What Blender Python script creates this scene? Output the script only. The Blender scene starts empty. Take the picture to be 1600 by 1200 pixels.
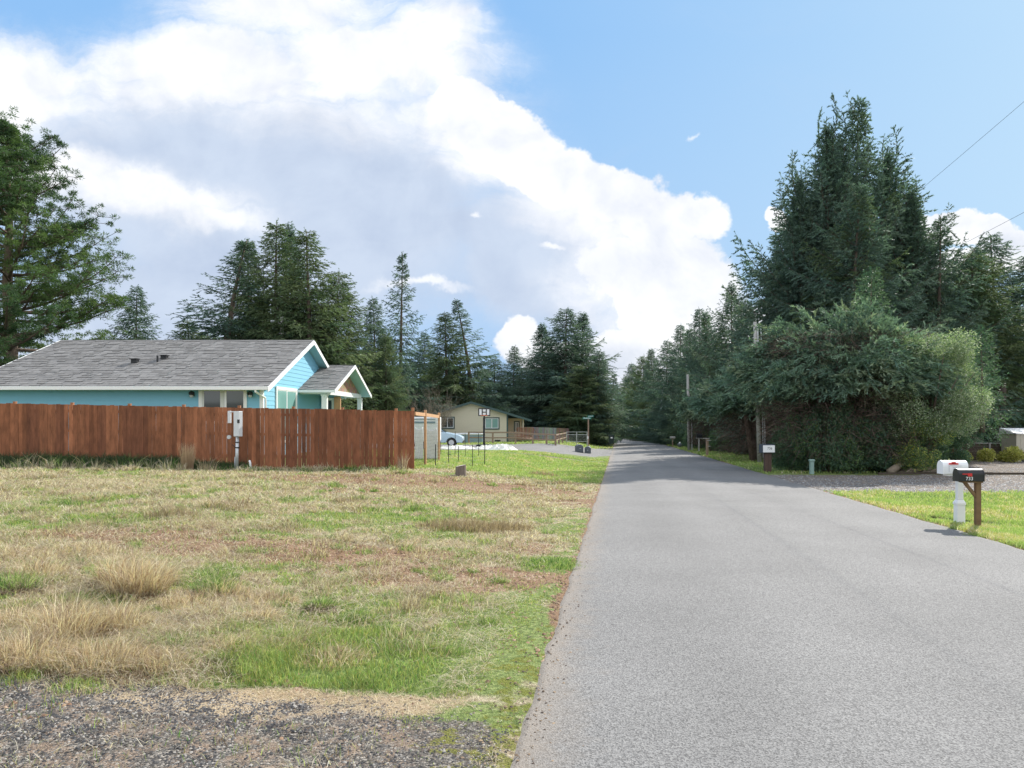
import bpy, bmesh, math, random
import numpy as np
from mathutils import Vector, Matrix

R = math.radians
scene = bpy.context.scene
C = scene.collection
# ------------------------------------------------------------------ camera
F = 1130.0                      # focal length in source pixels (1600 wide)
HOR = 650.0                     # row of the true horizon
H = 1.75                        # eye height
cam_d = bpy.data.cameras.new('camera')
cam = bpy.data.objects.new('camera', cam_d); C.objects.link(cam)
cam.location = (0, 0, H); cam.rotation_euler = (R(90), 0, 0)
cam_d.sensor_width = 36.0; cam_d.lens = 36.0 * F / 1600
cam_d.shift_y = (HOR - 600) / 1600
cam_d.clip_start = 0.05; cam_d.clip_end = 9000
scene.camera = cam
# ------------------------------------------------------------------ light
AZ, EL = R(38), R(35)
sd = Vector((math.cos(EL) * math.sin(AZ), math.cos(EL) * math.cos(AZ), math.sin(EL)))
sun_d = bpy.data.lights.new('sun', 'SUN'); sun_d.energy = 4.3; sun_d.angle = R(0.5)
sun_d.color = (1.0, 0.95, 0.87)
sun = bpy.data.objects.new('sun', sun_d); C.objects.link(sun)
sun.rotation_euler = (-sd).to_track_quat('-Z', 'Y').to_euler()
sun.location = (20, 20, 40)
scene.view_settings.view_transform = 'Standard'
scene.view_settings.look = 'None'
scene.view_settings.exposure = 0.72
scene.view_settings.gamma = 1.0
scene.view_settings.use_curve_mapping = False

world = bpy.data.worlds.new('World'); scene.world = world; world.use_nodes = True
SKY_STRENGTH = 0.12
def build_world():
    nt = world.node_tree; N = nt.nodes; L = nt.links; N.clear()
    out = N.new('ShaderNodeOutputWorld'); bg = N.new('ShaderNodeBackground')
    bg.inputs[1].default_value = SKY_STRENGTH; L.new(bg.outputs[0], out.inputs[0])
    sky = N.new('ShaderNodeTexSky'); sky.sky_type = 'NISHITA'; sky.sun_disc = False
    sky.sun_elevation = EL; sky.sun_rotation = AZ; sky.air_density = 1.0; sky.dust_density = 1.2; sky.ozone_density = 1.5
    tc = N.new('ShaderNodeTexCoord'); sp = N.new('ShaderNodeSeparateXYZ'); L.new(tc.outputs['Generated'], sp.inputs[0])
    def m(op, a, b=None, c=None):
        n = N.new('ShaderNodeMath'); n.operation = op
        for i, v in enumerate((a, b, c)):
            if v is None: continue
            if isinstance(v, (int, float)): n.inputs[i].default_value = v
            else: L.new(v, n.inputs[i])
        return n.outputs[0]
    yy = m('MAXIMUM', sp.outputs[1], 0.08)
    u = m('DIVIDE', sp.outputs[0], yy); v = m('DIVIDE', sp.outputs[2], yy)
    front = m('MULTIPLY', m('SUBTRACT', sp.outputs[1], 0.1), 8.0); front = m('MINIMUM', m('MAXIMUM', front, 0.0), 1.0)
    cb = N.new('ShaderNodeCombineXYZ'); L.new(u, cb.inputs[0]); L.new(v, cb.inputs[1])
    def noise(scale, detail, rough, vec, dist=0.0, col=False):
        n = N.new('ShaderNodeTexNoise'); n.inputs['Scale'].default_value = scale; n.inputs['Detail'].default_value = detail
        n.inputs['Roughness'].default_value = rough; n.inputs['Distortion'].default_value = dist
        L.new(vec, n.inputs['Vector']); return n.outputs['Color' if col else 'Fac']
    def warp(scale, amt, vec):
        c = noise(scale, 6, 0.6, vec, col=True)
        s = N.new('ShaderNodeVectorMath'); s.operation = 'SUBTRACT'; L.new(c, s.inputs[0]); s.inputs[1].default_value = (.5, .5, .5)
        k = N.new('ShaderNodeVectorMath'); k.operation = 'SCALE'; L.new(s.outputs[0], k.inputs[0]); k.inputs['Scale'].default_value = amt
        a = N.new('ShaderNodeVectorMath'); a.operation = 'ADD'; L.new(vec, a.inputs[0]); L.new(k.outputs[0], a.inputs[1])
        return a.outputs[0]
    wv = warp(4.5, 0.16, cb.outputs[0])
    def blob(px, py, rx, ry, rot=0.0, vec=wv, soft=1.0, hi=1.0):
        s = N.new('ShaderNodeVectorMath'); s.operation = 'SUBTRACT'; L.new(vec, s.inputs[0])
        s.inputs[1].default_value = ((px - 800) / F, (HOR - py) / F, 0)
        mp = N.new('ShaderNodeMapping'); mp.vector_type = 'TEXTURE'; L.new(s.outputs[0], mp.inputs[0])
        mp.inputs['Rotation'].default_value = (0, 0, R(-rot)); mp.inputs['Scale'].default_value = (rx / F, ry / F, 1)
        sx = N.new('ShaderNodeVectorMath'); sx.operation = 'MULTIPLY'; L.new(mp.outputs[0], sx.inputs[0]); sx.inputs[1].default_value = (1, 1, 0)
        ln = N.new('ShaderNodeVectorMath'); ln.operation = 'LENGTH'; L.new(sx.outputs[0], ln.inputs[0])
        mr = N.new('ShaderNodeMapRange'); mr.interpolation_type = 'SMOOTHSTEP'; L.new(ln.outputs['Value'], mr.inputs[0])
        mr.inputs[1].default_value = 1.0; mr.inputs[2].default_value = 1.0 - soft; mr.inputs[3].default_value = 0; mr.inputs[4].default_value = hi
        return mr.outputs[0]
    def union(lst):
        o = lst[0]
        for x in lst[1:]: o = m('MAXIMUM', o, x)
        return o
    soft = [(450, 10, 330, 90, 0, 1, .95), (690, 60, 130, 120, 30, 1, .85), (20, 90, 260, 95, 10, 1, .95), (-60, 160, 420, 130, 0, .9, 1), (330, 100, 380, 125, 4, .9, 1), (590, 90, 330, 140, 12, .85, 1),
            (640, 40, 170, 60, -20, 1, .8), (230, 318, 250, 72, 8, .45, 1), (110, 280, 180, 62, 5, .5, 1), (330, 345, 150, 34, 4, .5, .95),
            (730, 210, 270, 105, 24, 1, .85), (900, 340, 230, 95, 22, 1, .8), (980, 450, 210, 120, 10, 1, .8), (480, 170, 330, 90, 8, 1, .75), (660, 455, 100, 13, -4, .9, .7), (870, 402, 42, 12, 0, .8, .9), (1060, 215, 16, 7, -20, 1, .45), (740, 348, 16, 10, 0, .8, .7)]
    hard = [(780, 215, 190, 75, 26, .40, 1), (920, 290, 170, 72, 22, .30, 1), (1050, 355, 105, 66, 8, .22, 1), (1030, 450, 190, 90, 10, .35, 1),
            (1060, 545, 230, 110, 0, .4, 1), (800, 525, 62, 46, 0, .25, 1), (880, 560, 110, 42, 0, .3, 1), (960, 545, 90, 50, 0, .3, 1),
            (1215, 345, 34, 24, 0, .5, .9), (1490, 372, 140, 34, 0, .4, .95), (1600, 395, 90, 32, 0, .5, .9), (1540, 420, 200, 30, 0, .8, .6)]
    def sm(val, lo, hi):
        r = N.new('ShaderNodeMapRange'); r.interpolation_type = 'SMOOTHSTEP'; L.new(val, r.inputs[0]); r.inputs[1].default_value = lo; r.inputs[2].default_value = hi; return r.outputs[0]
    fine = noise(9.0, 10, .62, cb.outputs[0], .25)
    streak_v = N.new('ShaderNodeMapping'); L.new(wv, streak_v.inputs[0]); streak_v.inputs['Rotation'].default_value = (0, 0, R(-62)); streak_v.inputs['Scale'].default_value = (3.0, 16, 1)
    streak = noise(1.0, 9, .68, streak_v.outputs[0], 0.5)
    S_ = union([blob(*b[:5], soft=1.0, hi=b[6]) for b in soft]); H_ = union([blob(*b[:5], soft=.75, hi=b[6]) for b in hard])
    nS = m('ADD', m('MULTIPLY', m('SUBTRACT', streak, .5), 1.1), m('MULTIPLY', m('SUBTRACT', fine, .5), .7)); nH = m('MULTIPLY', m('SUBTRACT', fine, .5), 1.5)
    Sf = sm(m('ADD', S_, m('MULTIPLY', nS, m('MINIMUM', m('MULTIPLY', S_, 3.0), 1.0))), -.02, .85); Hf = sm(m('ADD', H_, m('MULTIPLY', nH, m('MINIMUM', m('MULTIPLY', H_, 4.0), 1.0))), .16, .46)
    A = m('MAXIMUM', Sf, Hf)
    veil = sm(m('ADD', union([blob(400, 310, 680, 330, 8, soft=1), blob(860, 400, 320, 190, 12, soft=1), blob(250, 520, 520, 210, 0, soft=1, hi=.9)]), m('MULTIPLY', nS, .35)), .0, .6)
    shade = union([blob(520, 300, 330, 110, 10, soft=1, hi=1), blob(640, 390, 380, 120, 8, soft=1, hi=1), blob(820, 345, 130, 70, 15, soft=1, hi=.55)])
    # billows: relief of the same noise towards the sun
    of = N.new('ShaderNodeVectorMath'); of.operation = 'ADD'; L.new(cb.outputs[0], of.inputs[0]); of.inputs[1].default_value = (.022, .030, 0)
    b0 = noise(6.0, 7, .55, cb.outputs[0], .3); b1 = noise(6.0, 7, .55, of.outputs[0], .3)
    relief = m('MINIMUM', m('MAXIMUM', m('ADD', m('MULTIPLY', m('SUBTRACT', b1, b0), 3.2), .22), 0.0), 1.0)
    under = union([blob(820, 330, 210, 60, 24, soft=1), blob(980, 430, 150, 60, 10, soft=1), blob(960, 560, 160, 50, 0, soft=1), blob(250, 360, 230, 40, 5, soft=1), blob(420, 190, 330, 60, 6, soft=1)])
    gry = m('MINIMUM', m('ADD', m('MULTIPLY', relief, .75), m('MULTIPLY', under, .35)), .85)
    A2 = m('MULTIPLY', A, m('SUBTRACT', 1.0, m('MULTIPLY', shade, 0.35)))
    def mix(f, a, b):
        n = N.new('ShaderNodeMix'); n.data_type = 'RGBA'
        L.new(f, n.inputs[0])
        for i, x in ((6, a), (7, b)):
            if isinstance(x, tuple): n.inputs[i].default_value = (*x, 1)
            else: L.new(x, n.inputs[i])
        return n.outputs[2]
    base = mix(m('MULTIPLY', front, 0.0), sky.outputs[0], (5, 5, 5))
    # clear air lightens towards the horizon and the sun side
    k = 1.0 / SKY_STRENGTH / (2 ** scene.view_settings.exposure)
    el = m('MINIMUM', m('MAXIMUM', m('SUBTRACT', 1.0, m('MULTIPLY', v, 1.9)), 0.0), 1.0)
    c0 = mix(m('MULTIPLY', el, .55), (.29 * k, .55 * k, .93 * k), (.60 * k, .78 * k, .97 * k))
    sunside = m('MINIMUM', m('MAXIMUM', m('MULTIPLY', m('ADD', u, .02), 1.15), 0.0), 1.0)
    c0 = mix(m('MULTIPLY', sunside, .82), c0, (.60 * k, .82 * k, 1.0 * k))
    vc = mix(m('MULTIPLY', m('ADD', relief, m('SUBTRACT', streak, .3)), .6), (.66 * k, .76 * k, .92 * k), (.48 * k, .58 * k, .77 * k)); c1 = mix(veil, c0, vc)
    cc = mix(gry, (1.08 * k, 1.09 * k, 1.12 * k), (.66 * k, .73 * k, .86 * k)); c2 = mix(A2, c1, cc)
    bn = noise(2.2, 7, .6, tc.outputs['Generated'])
    br = N.new('ShaderNodeMapRange'); L.new(bn, br.inputs[0]); br.inputs[1].default_value = .34; br.inputs[2].default_value = .5
    back = mix(m('MULTIPLY', br.outputs[0], .9), sky.outputs[0], (1.45 * k, 1.5 * k, 1.58 * k))  # unseen bright clouds added behind the camera to lift faces turned to it
    fin = mix(front, back, c2)
    L.new(fin, bg.inputs[0])
build_world()

# ------------------------------------------------------------------ render settings kept modest
scene.cycles.max_bounces = 8; scene.cycles.transparent_max_bounces = 8
scene.cycles.diffuse_bounces = 4

rng = np.random.default_rng(7); random.seed(7)
# ------------------------------------------------------------------ helpers: tags
def tag(o, label=None, cat=None, group=None, kind=None):
    if label: o['label'] = label
    if cat: o['category'] = cat
    if group: o['group'] = group
    if kind: o['kind'] = kind
    return o
def thing(name, label, cat, loc=(0, 0, 0), rz=0.0, group=None):
    o = bpy.data.objects.new(name, None); C.objects.link(o); o.location = loc; o.rotation_euler = (0, 0, rz)
    o.empty_display_size = 0.2
    return tag(o, label, cat, group)
def copy_tree(root, loc, rz=0.0, scale=None, label=None, group=None):
    r = root.copy(); C.objects.link(r); r.location = loc; r.rotation_euler = (0, 0, rz)
    if scale: r.scale = scale
    if label: r['label'] = label
    if group: r['group'] = group
    for ch in list(root.children):
        c = ch.copy(); C.objects.link(c); c.parent = r
        for g in list(ch.children):
            d = g.copy(); C.objects.link(d); d.parent = c
    return r
# ------------------------------------------------------------------ materials
def newmat(name):
    m = bpy.data.materials.new(name); m.use_nodes = True
    nt = m.node_tree; b = nt.nodes['Principled BSDF']; return m, nt, b
def flat(name, col, rough=.6, metal=0.0, var=.12, scale=8.0, bump=0.0, spec=.4):
    m, nt, b = newmat(name); N, L = nt.nodes, nt.links
    tc = N.new('ShaderNodeTexCoord'); nz = N.new('ShaderNodeTexNoise'); nz.inputs['Scale'].default_value = scale; nz.inputs['Detail'].default_value = 6
    L.new(tc.outputs['Object'], nz.inputs['Vector'])
    mx = N.new('ShaderNodeMix'); mx.data_type = 'RGBA'; L.new(nz.outputs['Fac'], mx.inputs[0])
    mx.inputs[6].default_value = tuple(c * (1 - var) for c in col) + (1,); mx.inputs[7].default_value = tuple(min(1, c * (1 + var)) for c in col) + (1,)
    L.new(mx.outputs[2], b.inputs['Base Color']); b.inputs['Roughness'].default_value = rough; b.inputs['Metallic'].default_value = metal
    b.inputs['Specular IOR Level'].default_value = spec
    if bump:
        bp = N.new('ShaderNodeBump'); bp.inputs['Strength'].default_value = bump; bp.inputs['Distance'].default_value = .01
        L.new(nz.outputs['Fac'], bp.inputs['Height']); L.new(bp.outputs[0], b.inputs['Normal'])
    return m
def attrmat(name, rough=.7, trans=0.0, spec=.3, nscale=None, nvar=.3, stretch=(1, 1, 1)):
    m, nt, b = newmat(name); N, L = nt.nodes, nt.links
    at = N.new('ShaderNodeVertexColor'); at.layer_name = 'Col'
    src = at.outputs['Color']
    if nscale:
        tc = N.new('ShaderNodeTexCoord'); mp = N.new('ShaderNodeMapping'); mp.inputs['Scale'].default_value = stretch
        L.new(tc.outputs['Object'], mp.inputs[0])
        nz = N.new('ShaderNodeTexNoise'); nz.inputs['Scale'].default_value = nscale; nz.inputs['Detail'].default_value = 8; nz.inputs['Roughness'].default_value = .65
        L.new(mp.outputs[0], nz.inputs['Vector'])
        mr = N.new('ShaderNodeMapRange'); L.new(nz.outputs['Fac'], mr.inputs[0]); mr.inputs[1].default_value = .3; mr.inputs[2].default_value = .7
        mr.inputs[3].default_value = 1 - nvar; mr.inputs[4].default_value = 1 + nvar
        vm = N.new('ShaderNodeVectorMath'); vm.operation = 'SCALE'; L.new(src, vm.inputs[0]); L.new(mr.outputs[0], vm.inputs['Scale']); src = vm.outputs[0]
    L.new(src, b.inputs['Base Color']); b.inputs['Roughness'].default_value = rough; b.inputs['Specular IOR Level'].default_value = spec
    if trans:
        tr = N.new('ShaderNodeBsdfTranslucent'); mx = N.new('ShaderNodeMixShader'); mx.inputs[0].default_value = trans
        sc = N.new('ShaderNodeVectorMath'); sc.operation = 'MULTIPLY'; L.new(src, sc.inputs[0]); sc.inputs[1].default_value = (1.25, 1.35, .8)
        L.new(sc.outputs[0], tr.inputs[0]); out = N['Material Output']
        L.new(b.outputs[0], mx.inputs[1]); L.new(tr.outputs[0], mx.inputs[2]); L.new(mx.outputs[0], out.inputs[0])
    return m
M = {}
M['leaf'] = attrmat('foliage', .6, .30, .25)
M['grass'] = attrmat('grass_blades', .6, .38, .25)
M['bark'] = attrmat('bark', .9, 0, .2, 14, .35, (1, 1, .25))
M['boards'] = attrmat('stained_cedar_boards', .75, 0, .25, 3.2, .38, (2, 2, .55))
M['shingle'] = attrmat('asphalt_shingle', .9, 0, .2, 60, .25)
M['cedar_shake'] = attrmat('cedar_shake', .8, 0, .2, 20, .3)
M['stones'] = attrmat('stones', .85, 0, .3, 40, .2)
M['greyboards'] = attrmat('weathered_boards', .85, 0, .2, 6, .3, (3, 3, .5))
M['teal'] = flat('teal_siding_paint', (.20, .47, .62), .55, var=.04, scale=3)
M['aqua'] = flat('aqua_soffit_paint', (.30, .55, .58), .6, var=.04)
M['white'] = flat('white_trim_paint', (.80, .81, .80), .45, var=.03)
M['tan'] = flat('tan_siding_paint', (.68, .62, .48), .65, var=.05)
M['stained'] = flat('stained_post_wood', (.33, .15, .075), .8, var=.3, scale=8)
M['dgreen'] = flat('dark_green_trim', (.055, .10, .10), .55)
M['tanroof'] = flat('weathered_roofing', (.22, .21, .19), .9, var=.3, scale=14)
M['galv'] = flat('galvanised_steel', (.52, .54, .56), .42, .55, .08, 20)
M['meter'] = flat('grey_painted_steel', (.60, .62, .64), .45, .1, .05, 10)
M['black'] = flat('black_metal_paint', (.018, .019, .022), .4, 0, .2, 12)
M['blackm'] = flat('black_mailbox_paint', (.022, .023, .027), .33, .1, .25, 14, .1)
M['red'] = flat('red_flag_paint', (.55, .03, .03), .45)
M['plastic_w'] = flat('white_vinyl', (.78, .79, .80), .35, var=.04, scale=5)
M['post'] = flat('weathered_post_wood', (.17, .105, .055), .85, var=.45, scale=9, bump=.4)
M['postlight'] = flat('fresh_cut_timber', (.52, .30, .16), .75, var=.25, scale=8, bump=.2)
M['brown'] = flat('brown_post_paint', (.075, .045, .035), .7, var=.3)
M['pole'] = flat('weathered_pole_wood', (.36, .35, .33), .85, var=.3, scale=6, bump=.3)
M['darkwood'] = flat('dark_fence_wood', (.065, .05, .036), .85, var=.4, scale=7)
M['railwood'] = flat('rail_fence_wood', (.29, .21, .15), .8, var=.3)
M['redwood'] = flat('red_brown_deck_wood', (.27, .13, .085), .7, var=.25)
M['bin'] = flat('dark_green_bin_plastic', (.02, .035, .03), .5)
M['greybox'] = flat('grey_box_plastic', (.10, .115, .13), .55, var=.2)
M['signgreen'] = flat('green_sign_face', (.01, .19, .14), .4)
M['orange'] = flat('orange_marker', (.8, .16, .03), .5)
M['tarp'] = flat('white_tarp', (.66, .67, .66), .6, var=.12, scale=6, bump=.5)
M['rock'] = flat('pale_sheet', (.72, .72, .66), .7, var=.15, scale=5, bump=.6)
M['car'] = flat('silver_blue_car_paint', (.42, .55, .66), .28, .25, .03)
M['rubber'] = flat('black_rubber', (.02, .02, .02), .8)
M['tub'] = flat('blue_grey_liner', (.22, .30, .34), .5)
M['slate'] = flat('slate_house_paint', (.05, .065, .085), .7)
M['slateroof'] = flat('slate_roofing', (.10, .115, .14), .85, var=.3)
M['beige'] = flat('beige_shed_paint', (.46, .43, .36), .7, var=.12)
M['pale_green'] = flat('pale_green_plastic', (.22, .33, .30), .5)
M['lamp_glass'] = flat('frosted_lamp_glass', (.45, .47, .46), .3)
M['curtain'] = flat('curtain_cloth', (.6, .62, .6), .8)
M['log'] = flat('bleached_log', (.26, .21, .16), .85, var=.35, scale=9, bump=.5)
def glassmat():
    m, nt, b = newmat('window_glass'); b.inputs['Base Color'].default_value = (.03, .045, .05, 1); b.inputs['Roughness'].default_value = .04
    b.inputs['Specular IOR Level'].default_value = .9; return m
M['glass'] = glassmat()
def glasslight():
    m, nt, b = newmat('pale_reflecting_glass'); b.inputs['Base Color'].default_value = (.20, .38, .36, 1); b.inputs['Roughness'].default_value = .06
    b.inputs['Specular IOR Level'].default_value = .9; return m
M['glass_pale'] = glasslight()
# ------------------------------------------------------------------ mesh builder
class MB:
    def __init__(s): s.v = []; s.f = []; s.c = []; s.hascol = False
    def add(s, verts, faces, col=None):
        b = len(s.v); s.v += [tuple(p) for p in verts]; s.f += [tuple(i + b for i in f) for f in faces]
        if col is not None: s.hascol = True
        s.c += [col if col is not None else (.5, .5, .5)] * len(verts)
    def box(s, c, size, rz=0.0, rot=None, col=None):
        hx, hy, hz = size[0] / 2, size[1] / 2, size[2] / 2
        mt = rot if rot is not None else Matrix.Rotation(rz, 3, 'Z')
        P = [mt @ Vector((x * hx, y * hy, z * hz)) + Vector(c) for x in (-1, 1) for y in (-1, 1) for z in (-1, 1)]
        s.add(P, [(0, 1, 3, 2), (4, 6, 7, 5), (0, 4, 5, 1), (2, 3, 7, 6), (0, 2, 6, 4), (1, 5, 7, 3)], col)
    def b2(s, x0, x1, y0, y1, z0, z1, col=None): s.box(((x0 + x1) / 2, (y0 + y1) / 2, (z0 + z1) / 2), (x1 - x0, y1 - y0, z1 - z0), col=col)
    def bar(s, a, b, w, t=None, col=None):
        a, b = Vector(a), Vector(b); d = b - a; t = t or w
        q = d.to_track_quat('Z', 'Y').to_matrix(); s.box((a + b) / 2, (w, t, d.length), rot=q, col=col)
    def tube(s, pts, rad, n=8, col=None, cap=True):
        pts = [Vector(p) for p in pts]
        if not hasattr(rad, '__len__'): rad = [rad] * len(pts)
        V = []; Fc = []
        up = Vector((0.31, 0.17, 0.93))
        for i, p in enumerate(pts):
            d = (pts[min(i + 1, len(pts) - 1)] - pts[max(i - 1, 0)]).normalized()
            a = d.cross(up)
            if a.length < .05: a = d.cross(Vector((1, 0, 0)))
            a.normalize(); b = d.cross(a)
            for k in range(n):
                t = 2 * math.pi * k / n; V.append(p + (a * math.cos(t) + b * math.sin(t)) * rad[i])
        for i in range(len(pts) - 1):
            for k in range(n): Fc.append((i * n + k, i * n + (k + 1) % n, (i + 1) * n + (k + 1) % n, (i + 1) * n + k))
        if cap: Fc.append(tuple(range(n))[::-1]); Fc.append(tuple((len(pts) - 1) * n + k for k in range(n)))
        s.add(V, Fc, col)
    def prism(s, prof, a, b, axis, col=None):
        """extrude a 2-D profile between coordinates a and b along axis ('x' or 'y')"""
        n = len(prof); V = []
        for t in (a, b):
            for p, q in prof: V.append((t, p, q) if axis == 'x' else (p, t, q))
        s.add(V, [tuple(range(n)), tuple(range(2 * n - 1, n - 1, -1))] + [(i, i + n, (i + 1) % n + n, (i + 1) % n) for i in range(n)], col)
    def build(s, name, mat, parent=None, smooth=False, bevel=0.0, fix=True):
        me = bpy.data.meshes.new(name); me.from_pydata(s.v, [], s.f)
        if s.hascol:
            at = me.color_attributes.new('Col', 'FLOAT_COLOR', 'POINT')
            at.data.foreach_set('color', np.array([(*c, 1) for c in s.c], dtype=np.float32).ravel())
        if fix:
            bm = bmesh.new(); bm.from_mesh(me); bmesh.ops.recalc_face_normals(bm, faces=bm.faces); bm.to_mesh(me); bm.free()
        me.materials.append(mat)
        if smooth: me.polygons.foreach_set('use_smooth', [True] * len(me.polygons))
        o = bpy.data.objects.new(name, me); C.objects.link(o); o.parent = parent
        if bevel:
            md = o.modifiers.new('bevel', 'BEVEL'); md.width = bevel; md.segments = 2; md.limit_method = 'ANGLE'
        return o
def np_mesh(name, V, loops, sizes, cols, mat, parent=None):
    me = bpy.data.meshes.new(name); n = len(V); me.vertices.add(n); me.vertices.foreach_set('co', V.astype(np.float32).ravel())
    me.loops.add(len(loops)); me.loops.foreach_set('vertex_index', loops.astype(np.int32))
    me.polygons.add(len(sizes)); st = np.concatenate([[0], np.cumsum(sizes)[:-1]]).astype(np.int32)
    me.polygons.foreach_set('loop_start', st); me.polygons.foreach_set('loop_total', sizes.astype(np.int32))
    me.update(calc_edges=True)
    at = me.color_attributes.new('Col', 'BYTE_COLOR', 'POINT')
    a = np.ones((n, 4), np.float32); c = np.clip(cols, 0, 1); a[:, :3] = c
    at.data.foreach_set('color', a.ravel()); me.materials.append(mat)
    if name != '_':
        o = bpy.data.objects.new(name, me); C.objects.link(o); o.parent = parent; return o
    return me
def text_part(s, size, loc, rot, mat, parent, name='house_number', ex=.0015):
    cu = bpy.data.curves.new(name, 'FONT'); cu.body = s; cu.size = size; cu.extrude = ex; cu.align_x = 'CENTER'; cu.align_y = 'CENTER'
    t = bpy.data.objects.new('tmp_text', cu); C.objects.link(t)
    dg = bpy.context.evaluated_depsgraph_get(); me = bpy.data.meshes.new_from_object(t.evaluated_get(dg))
    bpy.data.objects.remove(t); me.materials.clear(); me.materials.append(mat)
    o = bpy.data.objects.new(name, me); C.objects.link(o); o.parent = parent; o.location = loc; o.rotation_euler = rot; return o
# ------------------------------------------------------------------ noise
def vnoise(x, y, seed=0):
    xi = np.floor(x).astype(np.int64); yi = np.floor(y).astype(np.int64); xf = x - xi; yf = y - yi
    def h(a, b):
        n = (a * 374761393 + b * 668265263 + seed * 974634777) & 0xffffffff
        n = ((n ^ (n >> 13)) * 1274126177) & 0xffffffff
        return ((n ^ (n >> 16)) & 0xffff) / 65535.0
    u = xf * xf * (3 - 2 * xf); v = yf * yf * (3 - 2 * yf)
    return (h(xi, yi) * (1 - u) + h(xi + 1, yi) * u) * (1 - v) + (h(xi, yi + 1) * (1 - u) + h(xi + 1, yi + 1) * u) * v
def fbm(x, y, seed=0, o=4):
    s = 0; a = .5; t = 0
    for i in range(o): s = s + a * vnoise(x * 2 ** i, y * 2 ** i, seed + i * 17); t += a; a *= .5
    return s / t
def sst(a, b, x):
    t = np.clip((x - a) / (b - a), 0, 1); return t * t * (3 - 2 * t)
# ------------------------------------------------------------------ lie of the land
def XL(y): return -.557 + .147 * y
def XR(y): return 6.0 + .147 * y
def road_z(y): return np.maximum(-.0212 * y, -8.5)
def zl(y): return np.where(y < 22, 0.0, -.0155 * (np.minimum(y, 380) - 22))
def ground(x, y):
    x = np.asarray(x, float); y = np.asarray(y, float)
    rz = road_z(y); base_l = np.maximum(zl(y), rz)
    t = sst(0.2, 6.0, XL(y) - x)
    z = rz * (1 - t) + base_l * t
    # gentle rise of the house lot on the left
    z = z + .26 * sst(-3, -17, x) * sst(18, 26, y) * sst(70, 50, y)
    z = z + .18 * sst(-2, -8, x) * sst(4, 9, y) * sst(24, 14, y) * 0.6
    # dip in front of the board fence
    z = z - .16 * sst(-5.0, -9, x) * np.exp(-((y - 23.2) / .55) ** 2)
    d = x - XR(y)
    z = z - .10 * sst(0.3, 1.6, d) * sst(21, 18.5, y)
    z = z - .30 * np.exp(-((x - 9.1) / .55) ** 4) * sst(13.95, 14.5, y) * sst(14.86, 14.70, y + .12 * np.sin(x * 9))
    z = z - .45 * np.exp(-(((x - 12.0) / 1.0) ** 2 + ((y - 33.6) / 1.2) ** 2))
    inroad = sst(-.12, .10, x - XL(y)) * sst(-.12, .10, XR(y) - x)
    nz = (fbm(x * .9, y * .9, 3) - .5) * .07 + (fbm(x * 3.3, y * 3.3, 9) - .5) * .035
    off = sst(.1, 1.2, np.maximum(XL(y) - x, x - XR(y)))
    return z + nz * off - .035 * inroad - .006
def gz(x, y): return float(ground(np.array([x]), np.array([y]))[0])
def PX(px, y): return (px - 800) / F * y
def RD(py): return 1977.0 / (py - 674.0)       # distance of a point of the road plane
def FD(py): return 1977.5 / (py - 650.0)       # distance of a point of the level field
def topz(py, y): return H + (HOR - py) / F * y
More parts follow.
